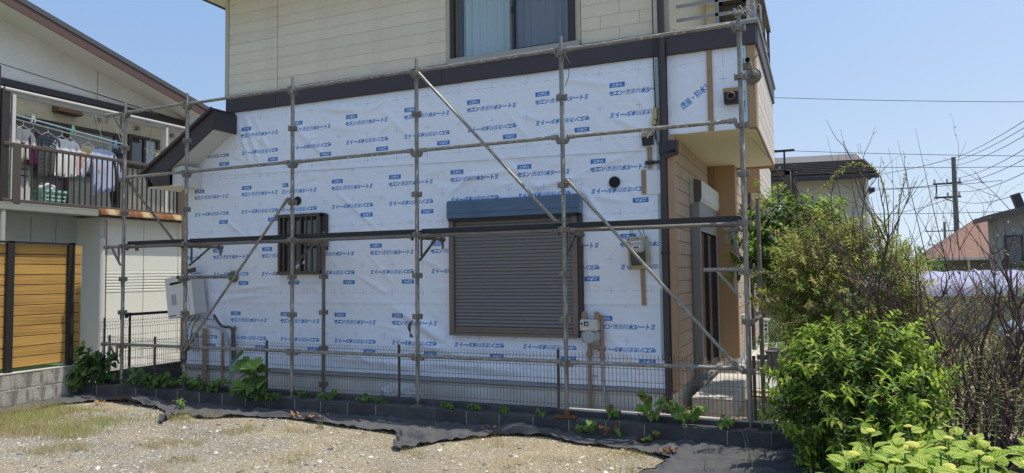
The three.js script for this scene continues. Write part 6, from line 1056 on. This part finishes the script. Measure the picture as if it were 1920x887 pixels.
  part(c, 'roof', rg, roofBrown); part(c, 'gutter', lim(-2.3, 6, 2.08, 2.2, 0.5, 0.62), M.offWhite); part(c, 'downpipe', rod([-0.6, 0, 0.1], [-0.6, 2.1, 0.1], 0.06, 8), M.white);
  part(c, 'window', lim(0.4, 1.8, 0.9, 1.9, 0, 0.05), M.glassDark);
  const d = thing('house', 'nearer house with pale walls and dark windows at the right picture edge', 'house', [5.3, 0, -28]);
  part(d, 'wall', prism([[0.15, 0], [7, 0], [7, 5.0], [0.15, 3.35]], -1.6, 0), mat({ rgb: [0.33, 0.33, 0.31], roughness: 0.9, map: rep(T.siding, 2) }));
  part(d, 'roof', prism([[-0.25, 3.25], [-0.25, 3.42], [7, 5.2], [7, 5.0]], -1.9, 0.5), roofDark); part(d, 'eave_board', prism([[-0.27, 3.2], [-0.27, 3.34], [7, 5.08], [7, 4.9]], 0.5, 0.55), M.bronze);
  for (const [x0, x1, y0, y1] of [[0.35, 0.75, 1.7, 2.7], [1.0, 1.45, 0.9, 3.0], [1.8, 2.5, 1.6, 2.7]]) { const w = part(d, 'window', lim(x0, x1, y0, y1, 0, 0.04), M.glassDark); part(w, 'window_frame', [lim(x0 - 0.05, x0, y0, y1, 0, 0.07), lim(x1, x1 + 0.05, y0, y1, 0, 0.07), lim(x0 - 0.05, x1 + 0.05, y1, y1 + 0.06, 0, 0.08)], M.brownDark); }
  part(d, 'roof_vent', box(0.25, 0.6, 0.25, 0.9, 3.9, -0.8, 0, 0, 0.3), M.brownDark);
  // utility poles and wires
  const pole = (x, z, h, lab, arms) => { const p = thing('utility_pole', lab, 'utility pole', [x, 0, z]); part(p, 'pole', rod([0, 0, 0], [0, h, 0], 0.16, 10, 0.11), mat({ rgb: [0.16, 0.15, 0.145], roughness: 0.9 })); for (const [y, x0, x1] of arms) { part(p, 'crossarm', lim(x0, x1, y, y + 0.09, -0.2, -0.1), M.bronzeDark); part(p, 'insulator', [x0 + 0.08, (x0 + x1) / 2, x1 - 0.08].map((q) => rod([q, y + 0.08, -0.15], [q, y + 0.3, -0.15], 0.06, 6)), M.offWhite); } return p; };
  const pA = pole(6.85, -45, 7.75, 'grey concrete utility pole standing among the wires at the right', [[6.3, -1.0, 0.35], [5.55, -0.95, 0.3]]); part(pA, 'transformer_bracket', [rod([-0.85, 5.5, -0.15], [-0.85, 6.35, -0.15], 0.04, 6), rod([-0.6, 5.6, -0.15], [0, 5.3, -0.15], 0.03, 6)], M.bronzeDark);
  pole(10.9, -78, 6.1, 'smaller far utility pole left of the grey concrete pole', [[5.2, -1.6, 1.2], [3.9, -1.4, 1.0]]);
  pole(17.5, -60, 8.0, 'far utility pole at the right edge behind the pale house', [[6.8, -1, 1]]);
  const wireM = mat({ rgb: [0.05, 0.055, 0.07], roughness: 0.8 });
  const wire = (a1, b1, sag, lab, r = 0.012, group = 'power lines fanning from the pole') => { const n = 16, pts = []; for (let i = 0; i <= n; i++) { const u = i / n; pts.push([lerp(a1[0], b1[0], u), lerp(a1[1], b1[1], u) - sag * 4 * u * (1 - u), lerp(a1[2], b1[2], u)]); } single('power_line', pipe(pts, r, 4, 30), wireM, lab, 'power line', group); };
  const W = [[7.7, 237], [7.55, 249], [7.3, 262], [6.6, 278], [6.4, 297], [5.9, 319], [5.4, 356]];
  const dirAt = (u, v) => V((u - 960) / 1335.4, -(v - 443.5) / 1335.4, -1).applyEuler(camera.rotation);
  const lab = 'thin power line fanning from the grey concrete pole to the upper right', labB = 'thin power line running from the grey concrete pole back to the left';
  W.forEach(([y, v], i) => { const q = dirAt(2050, v - (515 - v) * 0.35), k = -16 / q.z; wire([6.85, y, -45], [q.x * k, 1.7 + q.y * k, -16], 0.18 + 0.04 * i, lab, 0.011); });
  [[7.7, 1560, 330], [6.4, 1600, 345], [5.6, 1630, 400]].forEach(([y, u, v]) => { const q = dirAt(u, v), k = -80 / q.z; wire([6.85, y, -45], [q.x * k, 1.7 + q.y * k, -80], 0.4, labB, 0.018, 'power lines behind the pole'); });
  for (const [u0, v0, u1, v1, l2] of [[1440, 182.5, 1990, 191, 'uppermost long power line crossing the open sky from the balcony'], [1440, 281, 1990, 293, 'second long power line just above the dark shingle roof ridge'], [1620, 313, 1990, 310, 'long level power line right of the dark shingle roof'], [1620, 357, 1880, 338, 'faint power line rising slightly towards the concrete pole'], [1560, 400, 1900, 396, 'lowest faint power line behind the bare branches']]) { const p = dirAt(u0, v0), q = dirAt(u1, v1), k = -62 / p.z, m = -62 / q.z; wire([p.x * k, 1.7 + p.y * k, -62], [q.x * m, 1.7 + q.y * m, -62], 0.1, l2, 0.022, ''); }
  // far mesh fence and wall at the end of the yard
  const ff = thing('mesh_fence', 'far wire mesh fence closing the yard behind the white crate', 'fence');
  part(ff, 'fence_rail', [lim(-2.2, 3, 0.84, 0.9, -17.6, -17.57)], M.greyMetal); const fl = []; for (let i = 0; i < 64; i++) fl.push(rod([-2.2 + i * 0.08, 0.35, -17.58], [-2.2 + i * 0.08, 0.86, -17.58], 0.006, 4)); stuffPart(ff, 'wire_panel', fl, M.wire); part(ff, 'fence_base', lim(-2.2, 3, 0, 0.35, -17.7, -17.55), M.blockDark);
  single('blue_tarpaulin', (() => { const g = new THREE.SphereGeometry(0.55, 28, 14, 0, 6.3, 0, 1.5); g.scale(1.1, 0.6, 0.7); return g.translate(2.85, 0.72, -12); })(), phys({ rgb: [0.3, 0.38, 0.5], roughness: 0.35, clearcoat: 0.4 }), 'rounded pale blue cover half hidden behind the bare branches at the right', 'cover');
  // garden greenery behind: separate low bushes
  const G = (name, lab, x, z, w, h, n, len, cols, geos = LG.oval) => { const t = thing(name, lab, 'bush', [0, 0, 0]); bush(t, { c: [x, h * 0.5, z], r: [w, h * 0.5, w * 0.7], n, shoot: 0.22, step: 0.05, len, geos, mats: cols, tips: cols, up: 0.4, inner: 0.35, stems: 8, below: 0.8, nPart: 0, lump: 0.4 }); };
  const g1 = [leafMat(0.093, 0.171, 0.046, 0.1), leafMat(0.139, 0.217, 0.054, 0.1)], g2 = [leafMat(0.155, 0.186, 0.062, 0.1), leafMat(0.186, 0.155, 0.078, 0.1)], g3 = [leafMat(0.139, 0.264, 0.046, 0.1), leafMat(0.202, 0.310, 0.062, 0.1)];
  G('bush', 'low green garden bush behind the olive shrub at the yard end', 0.3, -13.2, 0.9, 1.35, 260, 0.07, g1);
  G('bush', 'olive garden bush in the middle distance behind the bare shrub', 1.9, -12.0, 0.9, 1.38, 300, 0.06, g2);
  G('bush', 'light green garden bush right of the blue cover', 3.9, -14.2, 1.2, 1.38, 300, 0.08, g3);
  G('bush', 'garden bush with scattered red flowers behind the bare shrub', 3.0, -15.5, 1.3, 1.4, 280, 0.07, [...g1, ...g1, ...g2, ...g3, ...g1, leafMat(0.698, 0.046, 0.139, 0.1)]);
  G('bush', 'mid green bush low on the ground behind the bare stems', 1.6, -9.2, 0.7, 0.75, 240, 0.05, g1);
  G('bush', 'brownish low bush at the right picture edge behind the bare stems', 2.5, -9.4, 0.8, 0.8, 240, 0.05, g2);
  G('bush', 'dark tangled bush at the foot of the bare shrub', 1.35, -7.9, 0.75, 0.85, 420, 0.045, [leafMat(0.07, 0.09, 0.03, 0.1), leafMat(0.09, 0.07, 0.045, 0.1)], LG.slim);
  G('bush', 'dark green bush between the scaffold return and the white crate', -0.55, -14.5, 0.42, 1.0, 130, 0.07, g1);
  G('bush', 'small bush by the yard path left of the olive shrub', -0.5, -12.0, 0.4, 0.75, 150, 0.06, g3);
  G('tree', 'far round green tree beside the brown roofed house', 4.2, -34, 1.2, 2.0, 260, 0.22, g1); G('tree', 'yellow green tree crown in front of the utility pole', 3.4, -36, 1.3, 2.7, 240, 0.24, g3);
  G('hedge', 'far low hedge behind the lavender tunnel', 2.4, -30, 1.9, 1.9, 360, 0.16, g2); G('hedge', 'far hedge at the right edge behind the lavender tunnel', 6.5, -25.5, 2.2, 1.8, 320, 0.16, g1);
  const gf = stuffGround();
  function stuffGround() { const im = shade(new THREE.InstancedMesh(LG.oval[0], g2[0], 30000)); const m = new THREE.Matrix4(); for (let i = 0; i < 30000; i++) { const z = rr(-8.5, -32), x = rr(0.2 + (z + 8) * 0.03, 2 - z * 0.3); m.copy(aim(V(x, rr(0.0, 0.10 + 0.25 * Math.max(0, fbm(x, z, 3))), z), V(rr(-1, 1), rr(0, 1), rr(-1, 1)), UP, rr(0.05, 0.14))); im.setMatrixAt(i, m); } im.name = 'ground_cover'; im.userData = { kind: 'stuff' }; scene.add(im); return im; }
}
renderer.render(scene, camera);
